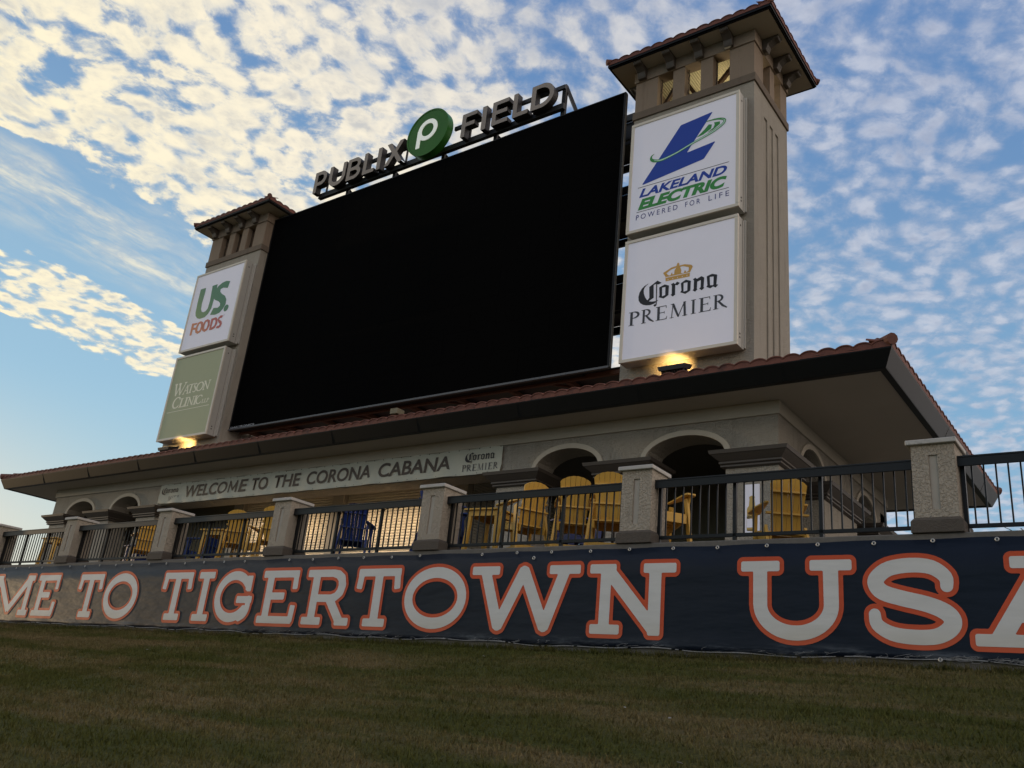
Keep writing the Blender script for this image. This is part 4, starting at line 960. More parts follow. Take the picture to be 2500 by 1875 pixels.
serif_line(sg4, [('C', -26.20, -25.75, 7.20, 7.65), ('L', -25.74, -25.44, 7.21, 7.56), ('I', -25.44, -25.27, 7.21, 7.56), ('N', -25.27, -24.87, 7.21, 7.55), ('I', -24.87, -24.70, 7.21, 7.55), ('C', -24.74, -24.38, 7.20, 7.55), ('L', -24.35, -24.22, 7.21, 7.36), ('L', -24.21, -24.08, 7.21, 7.36), ('P', -24.06, -23.94, 7.21, 7.36)], YL, MT['ink_cream'], sh, .022)
flat_obj('rule', MB().add([(-26.42, 0, 7.065), (-23.85, 0, 7.075), (-23.85, 0, 7.095), (-26.42, 0, 7.085)], [(0,1,2,3)]), MT['ink_cream'], YL, sg4)
# small blackletter logos on the welcome banner
def cor_at(x0, x1, z0, z1, parent, crop=None):
    bb = bbox(COR); f = lambda x, y, z: (x0+(x-bb[0])/(bb[1]-bb[0])*(x1-x0), 0, z0+(z-bb[2])/(bb[3]-bb[2])*(z1-z0))
    flat_obj('blackletter', fill(COR, 0, .016, bb, f), MT['ink_charcoal'], 4.832, parent)
cor_at(-9.80, -8.94, 3.07, 3.33, wb); cor_at(-21.86, -21.0, 3.08, 3.32, wb)
for xs_ in (-9.86, -21.90):
    w = 1.0; sp = [('P', 0, .12), ('R', .14, .28), ('E', .30, .43), ('M', .46, .63), ('I', .67, .72), ('E', .76, .88), ('R', .91, 1.04)]
    if xs_ < -20: sp = sp[3:]
    serif_line(wb, [(c, xs_+a, xs_+b, 2.885, 3.045) for c, a, b in sp], 4.832, MT['ink_slate'])

# ------------------------------------------------------------------ towers
def tower(X0, X1, label, lit):
    Y0, Y1 = 7.47, 9.83; Z0 = 4.2
    t = thing('tower', ((X0+X1)/2, Y0, Z0), label, 'tower', 'stucco towers flanking the screen')
    # shaft with sunk flutes on its right side
    b = MB(); zt = 13.53
    b.add([(X0,Y0,Z0),(X1,Y0,Z0),(X1,Y0,zt),(X0,Y0,zt),(X0,Y1,Z0),(X1,Y1,Z0),(X1,Y1,zt),(X0,Y1,zt)], [(0,1,2,3),(0,3,7,4),(4,7,6,5)])
    ed = [Y0, 8.15, 8.36, 8.54, 8.76, 8.94, 9.16, Y1]; dp = .035
    for i in range(7):
        a, c = ed[i], ed[i+1]
        if i % 2 == 0: b.add([(X1,a,Z0),(X1,c,Z0),(X1,c,zt),(X1,a,zt)], [(0,1,2,3)])
        else:
            zb_, zc_ = 6.0, 12.87
            b.add([(X1,a,Z0),(X1,c,Z0),(X1,c,zb_),(X1,a,zb_)], [(0,1,2,3)]); b.add([(X1,a,zc_),(X1,c,zc_),(X1,c,zt),(X1,a,zt)], [(0,1,2,3)])
            b.add([(X1-dp,a,zb_),(X1-dp,c,zb_),(X1-dp,c,zc_),(X1-dp,a,zc_),(X1,a,zb_),(X1,c,zb_),(X1,c,zc_),(X1,a,zc_)], [(0,1,2,3),(0,4,7,3),(1,2,6,5),(3,7,6,2),(0,1,5,4)])
    obj('shaft', b, MT['stucco'], t)
    e = .045
    obj('belt_course', MB().box(X0-e, X1+e, Y0-e, Y1+e, 13.53, 13.765), MT['stucco_band'], t, bevel=.01)
    # belfry piers
    b = MB(); w = X1-X0; th = .32
    xw = [(X0+.68, X0+1.15), (X0+1.50, X0+1.97), (X0+2.32, X0+2.79)]
    yw_ = [(8.08, 8.57), (8.89, 9.36)]
    def piers(edges, fn):
        a = edges[0]
        for (c, d) in edges[1:-1]: fn(a, c); a = d
        fn(a, edges[-1])
    fx = [X0]+xw+[X1]
    piers(fx, lambda a, c: b.box(a, c, Y0, Y0+th, 13.765, 14.82)); piers(fx, lambda a, c: b.box(a, c, Y1-th, Y1, 13.765, 14.82))
    piers([Y0+th+.001]+yw_+[Y1-th-.001], lambda a, c: (b.box(X1-th, X1, a, c, 13.765, 14.82), b.box(X0, X0+th, a, c, 13.765, 14.82)))
    obj('belfry', b, MT['belfry'], t)
    f2 = .04
    b = MB().box(X0-f2, X1+f2, Y0-f2, Y0+th, 14.79, 15.17).box(X0-f2, X1+f2, Y1-th, Y1+f2, 14.79, 15.17).box(X1-th, X1+f2, Y0+th+.001, Y1-th-.001, 14.79, 15.17).box(X0-f2, X0+th, Y0+th+.001, Y1-th-.001, 14.79, 15.17)
    obj('frieze', b, MT['belfry'], t, bevel=.008)
    # torn mesh edges, inner linings and braces seen through the openings
    b = MB(); rg = random.Random(int(X0*10))
    for a, c in xw:
        for xx in (a+.03, c-.03):
            for k in range(9):
                z = 13.78+k*.115; x2 = xx+rg.uniform(-.02, .02); b.bar((x2, Y0+.2, z), (xx+rg.uniform(-.02, .02), Y0+.2, z+.115), .018)
    obj('mesh_edge', b, MT['steel'], t)
    b = MB()
    n_ = 40
    for i in range(n_):
        x = X0+th+(X1-X0-2*th)*i/n_; ww = (X1-X0-2*th)/n_
        b.add([(x, Y0+th, 15.0), (x+ww*.5, Y0+th, 15.03), (x+ww, Y0+th, 15.0), (x, Y1-th, 15.0), (x+ww*.5, Y1-th, 15.03), (x+ww, Y1-th, 15.0)], [(0,1,4,3),(1,2,5,4)])
    b.box(X0+th, X1-th, Y1-th-.02, Y1-th-.001, 13.9, 15.0)
    obj('ribbed_lining', b, MT['rib'], t)
    b = MB()
    b.bar((X0+.4, 8.0, 13.8), (X0+1.1, 8.0, 14.95), .09).bar((X0+1.15, 8.1, 14.97), (X0+1.75, 8.1, 13.9), .10).bar((X0+1.8, 8.1, 13.95), (X1-.75, 8.1, 14.9), .10).bar((X0+.35, 8.9, 14.85), (X1-.35, 8.9, 14.85), .10)
    obj('brace', b, MT['wood'], t)
    # corbel brackets
    def corb(L): return [(0, -.36), (.10, -.36), (.13, -.30), (.16, -.20), (.26, -.13), (L*.72, -.10), (L-.03, -.09), (L, -.05), (L, 0), (0, 0)]
    bx = [X0+.12, X0+1.0, X0+1.84, X0+2.68]; bw = .24
    for x in bx:
        obj('corbel', MB().prism_xz([(0, 0)]*0 or [(0,0),(0,0),(0,0)], 0, 0) if False else MB().prism_yz([(Y0-f2-a, 15.168+z) for a, z in corb(.44)], x, x+bw), MT['moulding'], t, bevel=.008)
    for y in (8.03, 8.84, 9.58):
        obj('corbel', MB().prism_xz([(X1+f2+a, 15.168+z) for a, z in corb(.44)], y-.12, y+.12), MT['moulding'], t, bevel=.008)
        obj('corbel', MB().prism_xz([(X0-f2-a, 15.168+z) for a, z in corb(.44)], y-.12, y+.12), MT['moulding'], t, bevel=.008)
    ex0, ex1, ey0, ey1 = X0-.60, X1+.62, 6.93, 10.42
    obj('soffit', MB().box(ex0, ex1, ey0, ey1, 15.17, 15.23), MT['soffit'], t)
    obj('fascia', gutter([(-.05, 15.165), (.0, 15.165), (.0, 15.20), (.03, 15.205), (.035, 15.275), (.0, 15.28)], ex0, ex1, ey0, ey1), MT['fascia'], t)
    roof(t, ex0-.02, ex1+.04, ey0-.03, ey1+.04, 15.30, math.tan(math.radians(20)), .335, topcap=.09)
    if lit:
        l = bpy.data.lights.new('belfry_lamp', 'POINT'); l.energy = 34; l.color = (1, .88, .62); l.shadow_soft_size = .1
        lo = bpy.data.objects.new('belfry_lamp', l); COL.objects.link(lo); lo.location = (X0+2.1, 8.7, 13.9); lo.parent = t; lo.matrix_parent_inverse = Matrix.Translation(-Vector(BASE[t.name]))
    return t
tower(-7.38, -3.92, 'right stucco tower with lit belfry openings, tiled hip roof and fluted side', True)
tower(-26.92, -23.50, 'left stucco tower beside the sage green sign, tiled hip roof on corbels', False)

# ------------------------------------------------------------------ big screen
sc = thing('scoreboard', (-15.7, 7.79, 6.3), 'huge blank black video screen between the two towers', 'scoreboard')
SX0, SX1, SZ0, SZ1 = -23.48, -7.90, 6.30, 14.98
mb = MB(); nx_, nz_ = 16, 9
for i in range(nx_):
    for j in range(nz_):
        x0 = SX0+.06+(SX1-SX0-.12)*i/nx_; x1 = SX0+.06+(SX1-SX0-.12)*(i+1)/nx_; z0 = SZ0+.08+(SZ1-SZ0-.12)*j/nz_; z1 = SZ0+.08+(SZ1-SZ0-.12)*(j+1)/nz_
        if (i, j) == (0, 0): mod = mesh_of(MB().box(.0015, x1-x0-.0015, 0, .03, .0015, z1-z0-.0015), 'led_panel', MT['screen'])
        o = link('led_panel', mod, sc); o.location = (x0, 7.80+.0006*((i*7+j*5) % 4), z0); o.matrix_parent_inverse = Matrix.Translation(-Vector(BASE[sc.name]))
obj('housing', MB().box(SX0, SX1, 7.836, 7.90, SZ0, SZ1).box(SX0+.02, SX1-.95, 7.901, 8.15, SZ0+.05, SZ1-.01), MT['screen_frame'], sc)
obj('bezel', MB().box(SX0, SX0+.055, 7.785, 7.835, SZ0+.075, SZ1).box(SX1-.055, SX1, 7.785, 7.835, SZ0+.075, SZ1).box(SX0+.056, SX1-.056, 7.785, 7.835, SZ1-.035, SZ1), MT['screen_frame'], sc)
obj('sill', MB().box(SX0, SX1, 7.74, 7.835, SZ0, SZ0+.02).box(SX0, SX1, 7.77, 7.835, SZ0+.021, SZ0+.072), MT['silver'], sc)
MT['side_strip'] = mat('galvanised_edge', (.26, .25, .23), .5, .4, .3, var=.2)
mb = MB().box(SX1+.001, SX1+.012, 7.80, 7.895, SZ0+.05, SZ1-.05)
obj('edge_strip', mb, MT['side_strip'], sc)
flat('maker_ink', (.35, .36, .38)); word('lettering', 'DAKTRONICS', SX0+.12, SX0+1.42, 6.365, 6.43, 7.765, MT['maker_ink'], sc, .02)
# steel carrying the screen : deep walkways and brown joists over the roof
sf = thing('support_frame', (-15.6, 9.1, 4.6), 'dark steel frame and brown joists behind and below the big screen', 'frame')
mb = MB()
for z0, z1 in ((8.35, 9.55), (11.25, 12.45), (13.9, 15.0)):
    if z1-z0 > .5: mb.box(-23.4, -7.45, 8.75, 8.85, z1-.22, z1).box(-23.4, -7.45, 8.75, 8.85, z0, z0+.22).box(-23.4, -7.45, 9.9, 10.0, z0, z0+.22).box(-23.4, -7.45, 8.86, 9.89, z0+.221, z0+.27)
    mb.box(-8.4, -7.40, 8.55, 8.60, z0, z0+.08)
obj('walkway', mb, MT['steel'], sf)
mb = MB()
for z0, z1 in ((8.35, 9.55), (11.25, 12.45), (13.9, 15.0)): mb.box(-23.4, -7.45, 8.852, 8.87, z0+.28, z1-.221)
obj('kick_panel', mb, MT['steel'], sf)
mb = MB()
for i in range(9):
    x = -23.2+15.6*i/8
    mb.box(x-.08, x+.08, 8.5, 8.66, 6.48, 15.0).box(x-.06, x+.06, 10.01, 10.13, 6.48, 15.0)
obj('column', mb, MT['steel'], sf)
mb = MB().box(-23.4, -7.42, 8.20, 8.30, 6.31, 6.43)
for i in range(9):
    x = -23.0+15.4*i/8; mb.box(x, x+.13, 8.301, 10.1, 6.30, 6.42)
for i in range(12):
    if i % 3 == 1: x = -23.0+15.4*i/12; mb.bar((x+.1, 8.32, 6.36), (x+1.25, 9.3, 6.36), .06)
obj('joist', mb, MT['rust'], sf)
obj('deck', MB().box(-23.4, -7.42, 8.16, 10.1, 6.431, 6.47), MT['steel'], sf)
cmr = thing('roof_camera', (-13.95, 6.5, 5.0), 'small beige box on the tiled roof under the screen', 'camera box')
obj('housing', MB().box(-14.10, -13.82, 6.4, 6.7, 5.34, 5.50), MT['interior'], cmr, bevel=.01)
obj('bracket', MB().box(-14.08, -14.05, 6.5, 6.6, 4.7, 5.319).box(-13.88, -13.85, 6.5, 6.6, 4.7, 5.319).box(-14.049, -13.881, 6.5, 6.6, 5.02, 5.06), MT['interior'], cmr)

# ------------------------------------------------------------------ rooftop letters
rs = thing('rooftop_sign', (-15.6, 7.9, 15.0), 'bronze channel letters with a round green disc standing on top of the screen', 'sign')
LW = [('P', -21.50, -20.83), ('U', -20.68, -19.80), ('B', -19.70, -18.98), ('L', -18.85, -18.27), ('I', -18.15, -17.96), ('X', -17.75, -16.86),
      ('F', -14.23, -13.60), ('I', -13.37, -13.18), ('E', -12.94, -12.28), ('L', -12.09, -11.48), ('D', -11.37, -10.50)]
LZ0, LZ1 = 15.59, 16.52
def Lg(ch, w):
    h = .93; t = .085
    b = lambda x0, x1, z0, z1: ('b', ((x0+x1)/2, (z0+z1)/2, (x1-x0)/2, (z1-z0)/2, 0., .0))
    def stroke(*p): return ('k', [(x, z, t) for x, z in p])
    if ch == 'I': return [b(0, w, 0, h)]
    if ch == 'L': return [b(0, 2*t, 0, h), b(0, w, 0, 2*t*.9)]
    if ch == 'F': return [b(0, 2*t, 0, h), b(0, w, h-2*t*.9, h), b(0, w*.88, .40, .40+2*t*.9)]
    if ch == 'E': return [b(0, 2*t, 0, h), b(0, w, h-2*t*.9, h), b(0, w*.93, .40, .40+2*t*.9), b(0, w, 0, 2*t*.9)]
    if ch == 'P': return [b(0, 2*t, 0, h)]+[('k', [(t, h-t*.9, t*.9), (w*.52, h-t*.9, t*.9)]+[(w*.52+(w*.48-t)*math.sin(a), h-t*.9-(.27-t*.4)*(1-math.cos(a)), t*.95) for a in np.linspace(.2, PI-.2, 12)]+[(w*.52, h-t*.9-2*(.27-t*.4), t*.9), (t, h-t*.9-2*(.27-t*.4), t*.9)])]
    if ch == 'B': return [b(0, 2*t, 0, h)]+[('k', [(t, z1, t*.85), (w*.5, z1, t*.85)]+[(w*.5+(w*.5-t)*k*math.sin(a), z1-(z1-z0)/2*(1-math.cos(a)), t*.92) for a in np.linspace(.2, PI-.2, 12)]+[(w*.5, z0, t*.85), (t, z0, t*.85)]) for z1, z0, k in ((h-t*.85, .47, .86), (.47, t*.85, 1.0))]
    if ch == 'D': return [b(0, 2*t, 0, h), ('k', [(t, h-t*.9, t*.9), (w*.42, h-t*.9, t*.9)]+[(w*.42+(w*.58-t)*math.sin(a), h-t*.9-(h/2-t*.9)*(1-math.cos(a)), t*.97) for a in np.linspace(.15, PI-.15, 16)]+[(w*.42, t*.9, t*.9), (t, t*.9, t*.9)])]
    if ch == 'U': return [('k', [(t, h-t, t), (t, .36, t)]+[(w/2-(w/2-t)*math.cos(a), .36-(.36-t)*math.sin(a), t) for a in np.linspace(0, PI, 16)]+[(w-t, h-t, t)]), b(0, 2*t, .4, h), b(w-2*t, w, .4, h)]
    if ch == 'X': return [('p', [(0, 0), (.22, 0), (w/2, h/2-.12), (w-.22, 0), (w, 0), (w/2+.12, h/2+.01), (w-.02, h), (w-.24, h), (w/2, h/2+.13), (.24, h), (.02, h), (w/2-.12, h/2+.01)])]
def extruded(name, pr, off, step, x0, z0, y0, y1, mface, mside, parent, bb):
    """letter with a face, return sides and lip"""
    mb = fill(pr, off, step, bb, lambda x, y, z: (x+x0, y, z+z0))
    me = bpy.data.meshes.new(name); me.from_pydata([(v[0], y0, v[2]) for v in mb.v], [], mb.f)
    b = bmesh.new(); b.from_mesh(me); bmesh.ops.remove_doubles(b, verts=b.verts, dist=1e-5)
    for f in b.faces:
        if f.normal.y > 0: f.normal_flip()
    # drop interior T-junction boundary edges: keep those lying on the contour (|field| small)
    be = [e for e in b.edges if e.is_boundary]
    P_ = np.array([[(e.verts[0].co.x+e.verts[1].co.x)/2-x0, (e.verts[0].co.z+e.verts[1].co.z)/2-z0] for e in be])
    fv = field(pr, P_[:,0], P_[:,1])-off
    keep = [e for e, f in zip(be, fv) if abs(f) < step*.45]
    sm_ = bpy.data.meshes.new(name+'_return'); V, F = [], []
    for e in keep:
        a, c = e.verts[0].co, e.verts[1].co; k = len(V); V += [(a.x, y0, a.z), (c.x, y0, c.z), (c.x, y1, c.z), (a.x, y1, a.z)]; F.append((k, k+1, k+2, k+3))
    b.to_mesh(me); b.free(); me.materials.append(mface); sm_.from_pydata(V, [], F); sm_.materials.append(mside)
    o = link(name, me, parent); BASE[o.name] = (0, 0, 0); link('letter_return', sm_, o); return o
for ch, a, b_ in LW:
    pr = Lg(ch, b_-a); o = extruded('channel_letter', pr, 0, .0205, a, LZ0, 7.79, 8.03, MT['letter_face'], MT['letter_side'], rs, (0, b_-a, 0, .93)); o['label'] = 'bronze letter '+ch
mb = MB()
n_ = 56; cx, cz, R_ = -15.60, 16.19, .93
def disc(y0, y1, r0, r1, m_, name, parent, seg=64):
    mb = MB(); mb.cyl((cx, y0, cz), (cx, y1, cz), r0, r1, seg); return obj(name, mb, m_, parent)
dd = disc(7.60, 7.86, R_, R_, MT['green_disc'], 'disc', rs); BASE[dd.name] = (0, 0, 0)
rim = MB()
for i in range(64):
    a, b_ = 2*PI*i/64, 2*PI*(i+1)/64
    rim.add([(cx+r*math.cos(t), y, cz+r*math.sin(t)) for t in (a, b_) for r, y in ((R_-.055, 7.598), (R_-.05, 7.585), (R_+.006, 7.585), (R_+.006, 7.64))], [(0,1,5,4),(1,2,6,5),(2,3,7,6)])
obj('disc_rim', rim, MT['green_disc'], dd)
pp = [('b', (-15.965, 15.98, .083, .36, 0., .0)), ring(-15.60, 16.29, .355, .345, .165)]
pf = extruded('disc_letter', pp, 0, .02, 0, 0, 7.56, 7.597, MT['white_paint'], MT['white_paint'], dd, (-16.1, -15.15, 15.55, 16.75)) if False else None
mb = fill(pp, 0, .016, (-16.08, -15.16, 15.6, 16.73)); po = flat_obj('disc_letter', mb, MT['white_paint'], 7.575, dd)
s_ = po.modifiers.new('thick', 'SOLIDIFY'); s_.thickness = .022; s_.offset = -1
mb = MB().box(-21.45, -10.30, 8.06, 8.20, 15.52, 15.72).box(-21.3, -16.5, 8.06, 8.14, 16.28, 16.42).box(-14.8, -10.30, 8.06, 8.14, 16.28, 16.42)
for x in (-21.1, -19.5, -18.2, -17.0, -14.1, -12.9, -11.6): mb.box(x, x+.05, 8.07, 8.13, 15.66, 16.28)
obj('rail_frame', mb, MT['steel'], rs)
for x in (-20.0, -17.6, -15.3, -13.05, -10.42):
    b = MB().box(x-.07, x+.07, 8.205, 8.32, 14.6, 15.6 if x < -11 else 16.55).bar((x+.02, 8.3, 15.55 if x < -11 else 16.5), (x+.55, 8.7, 14.9), .10)
    obj('strut', b, MT['steel'], rs)
obj('foot_rail', MB().box(-21.3, -10.1, 9.15, 9.25, 14.72, 14.82), MT['steel'], rs)

# ------------------------------------------------------------------ floodlights on the roof
def flood(x, y, z, lab, e):
    t = thing('floodlight', (x, y, z-.3), lab, 'floodlight', 'floodlights under the sign boxes')
    b = MB(); v = [(-.34, -.20, .02), (.34, -.20, .02), (.34, .20, .13), (-.34, .20, .13)]; th = -.11
    b.add([(x+a, y+c, z+d) for a, c, d in v]+[(x+a*.9, y+c*.9, z+d+th) for a, c, d in v], [(0,1,2,3),(4,7,6,5),(0,4,5,1),(1,5,6,2),(2,6,7,3),(3,7,4,0)])
    obj('housing', b, MT['steel'], t, bevel=.008)
    b = MB()
    for k in range(9): xx = x-.26+.065*k; b.box(xx, xx+.012, y-.14, y+.14, z-.13, z-.04)
    obj('cooling_fin', b, MT['steel'], t)
    obj('yoke', MB().box(x-.30, x-.27, y-.03, y+.03, z-.34, z-.02).box(x+.27, x+.30, y-.03, y+.03, z-.34, z-.02).box(x-.30, x+.30, y-.04, y+.04, z-.36, z-.341), MT['steel'], t)
    b = MB().add([(x+a*.88, y+c*.88, z+d+.012) for a, c, d in v], [(0,1,2,3)])
    obj('lens', b, MT['lamp_glass'], t)
    l = bpy.data.lights.new('flood_lamp', 'AREA'); l.shape = 'RECTANGLE'; l.size = .30; l.size_y = .2; l.energy = e; l.color = (1, .60, .20); l.spread = math.radians(48)
    lo = bpy.data.objects.new('flood_lamp', l); COL.objects.link(lo); lo.location = (x, y+.16, z+.13); lo.rotation_euler = Vector((-.46, .80, .34)).to_track_quat('-Z', 'Y').to_euler()
    lo.parent = t; lo.matrix_parent_inverse = Matrix.Translation(-Vector(BASE[t.name]))
flood(-5.35, 6.42, 5.36, 'black floodlight glowing amber under the crown sign box', 18)
flood(-24.75, 6.42, 5.34, 'black floodlight glowing amber under the sage green sign box', 18)
# ------------------------------------------------------------------ adirondack chairs
def board(t, name, pts, th, m_, axis='x'): pass
def chair(kind, col, sh):
    """origin on the floor under the seat, facing +y. sh = seat height at the front edge"""
    t = thing('garden_chair' if sh < .5 else 'bar_chair', (0, 0, 0), 'x', 'chair', None, world=False)
    m_ = MT[col]; tall = sh > .5; bx = .27
    # side legs: front pair upright and splayed, rear pair raked
    arm = sh+.28
    for s in (-1, 1):
        sp = .05 if tall else 0
        obj('leg', MB().bar((s*(bx+sp), .34+sp*.8, 0), (s*bx, .26, arm-.02), .10, .035, up=(s, 0, 0)), m_, t)
        obj('leg', MB().bar((s*(bx+sp), -.42-sp, 0), (s*(bx-.02), -.20, arm-.06 if tall else sh-.02), .10, .035, up=(s, 0, 0)), m_, t)
        obj('seat_rail', MB().bar((s*(bx-.035), .30, sh-.05), (s*(bx-.05), -.36, sh-.17), .11, .028, up=(s, 0, 0)), m_, t)
        pts = [(s*(bx-.09), .40), (s*(bx-.07), .44), (s*(bx+.06), .44), (s*(bx+.085), .38), (s*(bx+.06), .05), (s*(bx+.0), -.30), (s*(bx-.045), -.30)]
        b = MB(); k = len(pts); b.v = [(x, y, arm) for x, y in pts]+[(x, y, arm+.028) for x, y in pts]
        b.f = [tuple(range(k)), tuple(range(2*k-1, k-1, -1))]+[(i, (i+1)%k, (i+1)%k+k, i+k) for i in range(k)]
        obj('arm', b, m_, t, bevel=.005)
        obj('arm_brace', MB().prism_yz([(.20, arm-.002), (.36, arm-.002), (.30, arm-.14), (.27, arm-.18)], s*(bx+.02)-.012, s*(bx+.02)+.012), m_, t)
    for i in range(6):
        y = .30-.098*i; z = sh-.02*i; obj('seat_slat', MB().box(-bx+.02, bx-.02, y-.086, y, z-.004, z+.018), m_, t)
    obj('front_apron', MB().box(-bx+.02, bx-.02, .302, .325, sh-.13, sh-.006), m_, t)
    n_ = 6; H = .72
    hts = [.60, .68, .715, .715, .68, .60]; base = Vector((0, -.22, sh-.12)); lean = math.radians(18); d = Vector((0, -math.sin(lean), math.cos(lean)))
    for i in range(n_):
        u0, u1 = (i-3)*.071+.0025, (i-2)*.071-.0025; fan = .10
        b = MB(); nn = Vector((0, math.cos(lean), math.sin(lean)))*.018
        zz = [(u0*.86, 0), (u1*.86, 0), (u1*(1+fan), 0), (u0*(1+fan), 0)]
        top = lambda u: .56+.19*math.sqrt(max(0, 1-(u/.25)**2))
        q = [(u0*.86, 0), (u1*.86, 0), (u1*1.1, top(u1)), ((u0+u1)/2*1.1, top((u0+u1)/2)+.004), (u0*1.1, top(u0))]
        vs = [base+Vector((x, 0, 0))+d*h for x, h in q]; k = len(vs)
        b.v = [tuple(v) for v in vs]+[tuple(v+nn) for v in vs]; b.f = [tuple(range(k)), tuple(range(2*k-1, k-1, -1))]+[(i_, (i_+1)%k, (i_+1)%k+k, i_+k) for i_ in range(k)]
        obj('back_slat', b, m_, t)
    for h, w_ in ((.28, .27), (.56, .215)):
        c = base+d*h-Vector((0, .016, 0)); obj('back_batten', MB().bar((-w_, c.y, c.z), (w_, c.y, c.z), .055, .024, up=(0, 0, 1)), m_, t)
    if tall:
        obj('footrest', MB().box(-bx-.02, bx+.02, .36, .46, .26, .285).box(-bx-.03, bx+.03, .335, .358, .17, .26), m_, t)
        obj('stretcher', MB().box(-bx-.02, bx+.02, -.43, -.405, .22, .31), m_, t)
        for s in (-1, 1): obj('stretcher', MB().bar((s*(bx+.03), .34, .24), (s*(bx+.03), -.40, .24), .07, .024, up=(s, 0, 0)), m_, t)
    return t
def bar_table(col):
    t = thing('bar_table', (0, 0, 0), 'x', 'table', None, world=False); m_ = MT[col]
    b = MB()
    for i in range(6): obj('top_slat', MB().box(-.36, .36, -.36+.122*i, -.36+.122*i+.114, 1.0, 1.025), m_, t)
    obj('apron', MB().box(-.30, .30, -.31, -.285, .90, .999).box(-.30, .30, .285, .31, .90, .999).box(-.31, -.285, -.284, .284, .90, .999).box(.285, .31, -.284, .284, .90, .999), m_, t)
    for sx in (-1, 1):
        for sy in (-1, 1): obj('leg', MB().bar((sx*.33, sy*.33, 0), (sx*.27, sy*.27, .9), .07), m_, t)
    obj('stretcher', MB().box(-.31, .31, -.03, .03, .28, .33), m_, t)
    return t
protos = {'ylow': chair('low', 'yellow', .36), 'ytall': chair('tall', 'yellow', .76), 'btall': chair('tall', 'blue_chair', .76), 'tbl': bar_table('yellow')}
km = kidmap(); used = set()
def place(k, x, y, yaw, lab, group=None, s=1.0):
    o = protos[k] if k not in used else copy_tree(protos[k], kids=km)
    used.add(k); o.location = (x, y, -.02); o.rotation_euler = (0, 0, math.radians(yaw)); o.scale = (s, s, s); o['label'] = lab
    if group: o['group'] = group
    return o
G1 = 'chairs and tables on the terrace behind the railing'
place('ylow', -1.02, 1.05, 34, 'low yellow slatted garden chair in front of the bottle poster', G1)
place('ytall', -3.02, 1.55, -128, 'yellow bar chair half hidden by the pillar above the letter N', G1)
place('ytall', -3.95, 1.65, 24, 'right of two yellow bar chairs whose round backs rise above the black rail', G1, 1.05)
place('ytall', -4.66, 1.7, 30, 'left of two yellow bar chairs whose round backs rise above the black rail', G1, 1.05)
place('ytall', -5.50, 1.45, 62, 'yellow bar chair turned sideways in front of the square capital', G1)
place('tbl', -6.35, 1.70, 6, 'yellow slatted bar table left of the yellow bar chairs', G1)
place('btall', -5.20, 2.75, 150, 'blue bar chair glimpsed between the yellow bar chairs', G1)
place('btall', -9.95, 1.95, 38, 'blue bar chair standing before the lit shutters', G1)
place('btall', -7.2, 1.4, -60, 'blue chair edge beside the pillar left of the black rails', G1)
place('ytall', -13.25, 1.75, 30, 'left yellow chair under the welcome banner', G1)
place('ytall', -12.0, 1.70, 30, 'right yellow chair under the welcome banner near the slatted light', G1)
place('tbl', -14.15, 1.9, 10, 'yellow bar table at the left under the welcome banner', G1)
place('btall', -15.9, 2.7, 95, 'dark blue chair beside the pillar above the first long T', G1)
place('ytall', -17.2, 1.9, 60, 'yellow chair behind the railing above the letters TI', G1)
place('btall', -18.5, 2.6, 80, 'blue chair in shade behind the railing above the word TO', G1, .9)
place('tbl', -20.9, 1.7, 0, 'table behind the leftmost railing in dull shade', G1)
# patterned cushion on a dark stool
st = thing('stool', (-4.15, 2.2, 0), 'dark stool with a teal patterned cushion beside the yellow bar chairs', 'stool')
for sx in (-1, 1):
    for sy in (-1, 1): obj('leg', MB().bar((-4.15+sx*.2, 2.2+sy*.2, 0), (-4.15+sx*.15, 2.2+sy*.15, .80), .04), MT['steel'], st)
obj('seat', MB().box(-4.36, -3.94, 1.99, 2.41, .80, .86), MT['steel'], st, bevel=.01)
MT['teal'] = mat('teal_pattern', (.03, .12, .15), .7, .3, col2=(.25, .45, .48), c2scale=16, c2lo=.5, c2hi=.55)
obj('cushion', MB().box(-4.34, -3.96, 2.0, 2.06, .865, 1.20), MT['teal'], st, bevel=.025, seg=3)
# bottle poster on the corner pier
ps = thing('poster', (-2.94, 4.9, 1.2), 'tall white poster of a golden beer bottle on the corner pier', 'poster')
obj('sheet', MB().box(-3.08, -2.80, 4.893, 4.908, 1.18, 2.12), MT['white_face'], ps)
bp = [('k', [(-2.94, 1.34, .09), (-2.94, 1.64, .095), (-2.94, 1.70, .06), (-2.94, 1.86, .045)]), ('b', (-2.94, 1.40, .098, .14, 0., .03)), ('b', (-2.94, 1.87, .052, .02, 0, .005))]
flat_obj('bottle', fill(bp, 0, .01, bbox(bp)), mat('golden_print', (.52, .36, .11), .5, .3, var=.15), 4.889, ps)
fl = [('b', (-2.94, 1.40, .093, .08, 0., .0))]; flat_obj('bottle_label', fill(fl, 0, .01, bbox(fl)), MT['white_face'], 4.886, ps)
bb = bbox(COR); flat_obj('lettering', fill(COR, 0, .02, bb, lambda x, y, z: (-3.035+(x-bb[0])/(bb[1]-bb[0])*.19, 0, 1.475+(z-bb[2])/(bb[3]-bb[2])*.07)), MT['ink_charcoal'], 4.883, ps)
sl_ = [('b', (-2.94, 1.275, .095, .006, 0, 0))]; flat_obj('band', fill(sl_, 0, .006, bbox(sl_)), MT['ink_charcoal'], 4.884, ps)
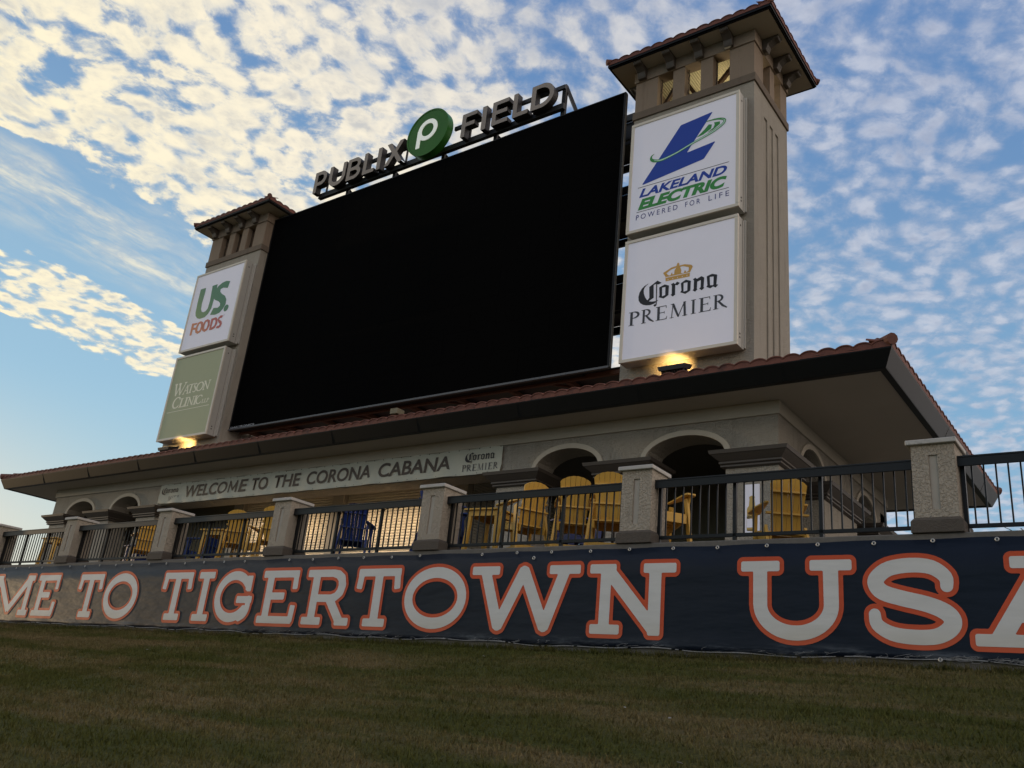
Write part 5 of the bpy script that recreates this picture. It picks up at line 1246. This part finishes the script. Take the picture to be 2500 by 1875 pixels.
# notice on the neighbouring side pier
nt = thing('notice', (-2.42, 5.3, 2.0), 'blue and white notice board on the right side of the corner pier', 'notice')
obj('sheet', MB().box(-2.448, -2.43, 5.05, 5.75, 1.75, 2.22), MT['white_face'], nt); obj('stripe', MB().box(-2.43, -2.426, 5.08, 5.3, 1.8, 2.2), MT['ink_cobalt'], nt)

# ------------------------------------------------------------------ palm tree beyond the railing
def palm(x, y, z0, z1, lab):
    t = thing('palm_tree', (x, y, z0), lab, 'palm')
    b = MB(); k = 14
    for i in range(k):
        a = z0+(z1-z0)*i/k; c = z0+(z1-z0)*(i+1)/k; b.cyl((x+.03*math.sin(i), y, a), (x+.03*math.sin(i+1), y, c), .17, .145, 10, cap=False)
    obj('trunk', b, mat('palm_bark', (.12, .095, .07), .9, .2, var=.3), t)
    m_ = mat('palm_leaf', (.035, .06, .018), .5, .4, var=.3)
    rg = random.Random(3)
    for i in range(34):
        az = rg.uniform(0, 2*PI); el = rg.uniform(-.25, 1.35); L = rg.uniform(1.3, 1.9)
        d = Vector((math.cos(az)*math.cos(el), math.sin(az)*math.cos(el), math.sin(el))); p = Vector((x, y, z1)); b = MB(); pts = [p.copy()]
        for s in range(12):
            d = (d+Vector((0, 0, -.085))).normalized(); p = p+d*L/12; pts.append(p.copy())
        for s in range(12):
            b.bar(pts[s], pts[s+1], .03*(1-s/14), .02)
            side = (pts[s+1]-pts[s]).cross(Vector((0, 0, 1))).normalized(); ax = (pts[s+1]-pts[s]).normalized()
            if s < 3: continue
            for q in (0, .5):
                c = pts[s].lerp(pts[s+1], q)
                for sg in (-1, 1):
                    l = .55*math.sin(PI*min(.95, (s-1)/11+.08)); tip = c+(side*sg*.75+ax*.75+Vector((0, 0, rg.uniform(-.25, .1)))).normalized()*l
                    w = ax*.018; k_ = len(b.v); b.v += [tuple(c-w), tuple(c+w), tuple(tip)]; b.f.append((k_, k_+1, k_+2))
        obj('frond', b, m_, t)
palm(-.15, 22.3, -1.5, 3.9, 'palm crown showing over the wall at the right edge behind the railing')
bpy.context.view_layer.update()
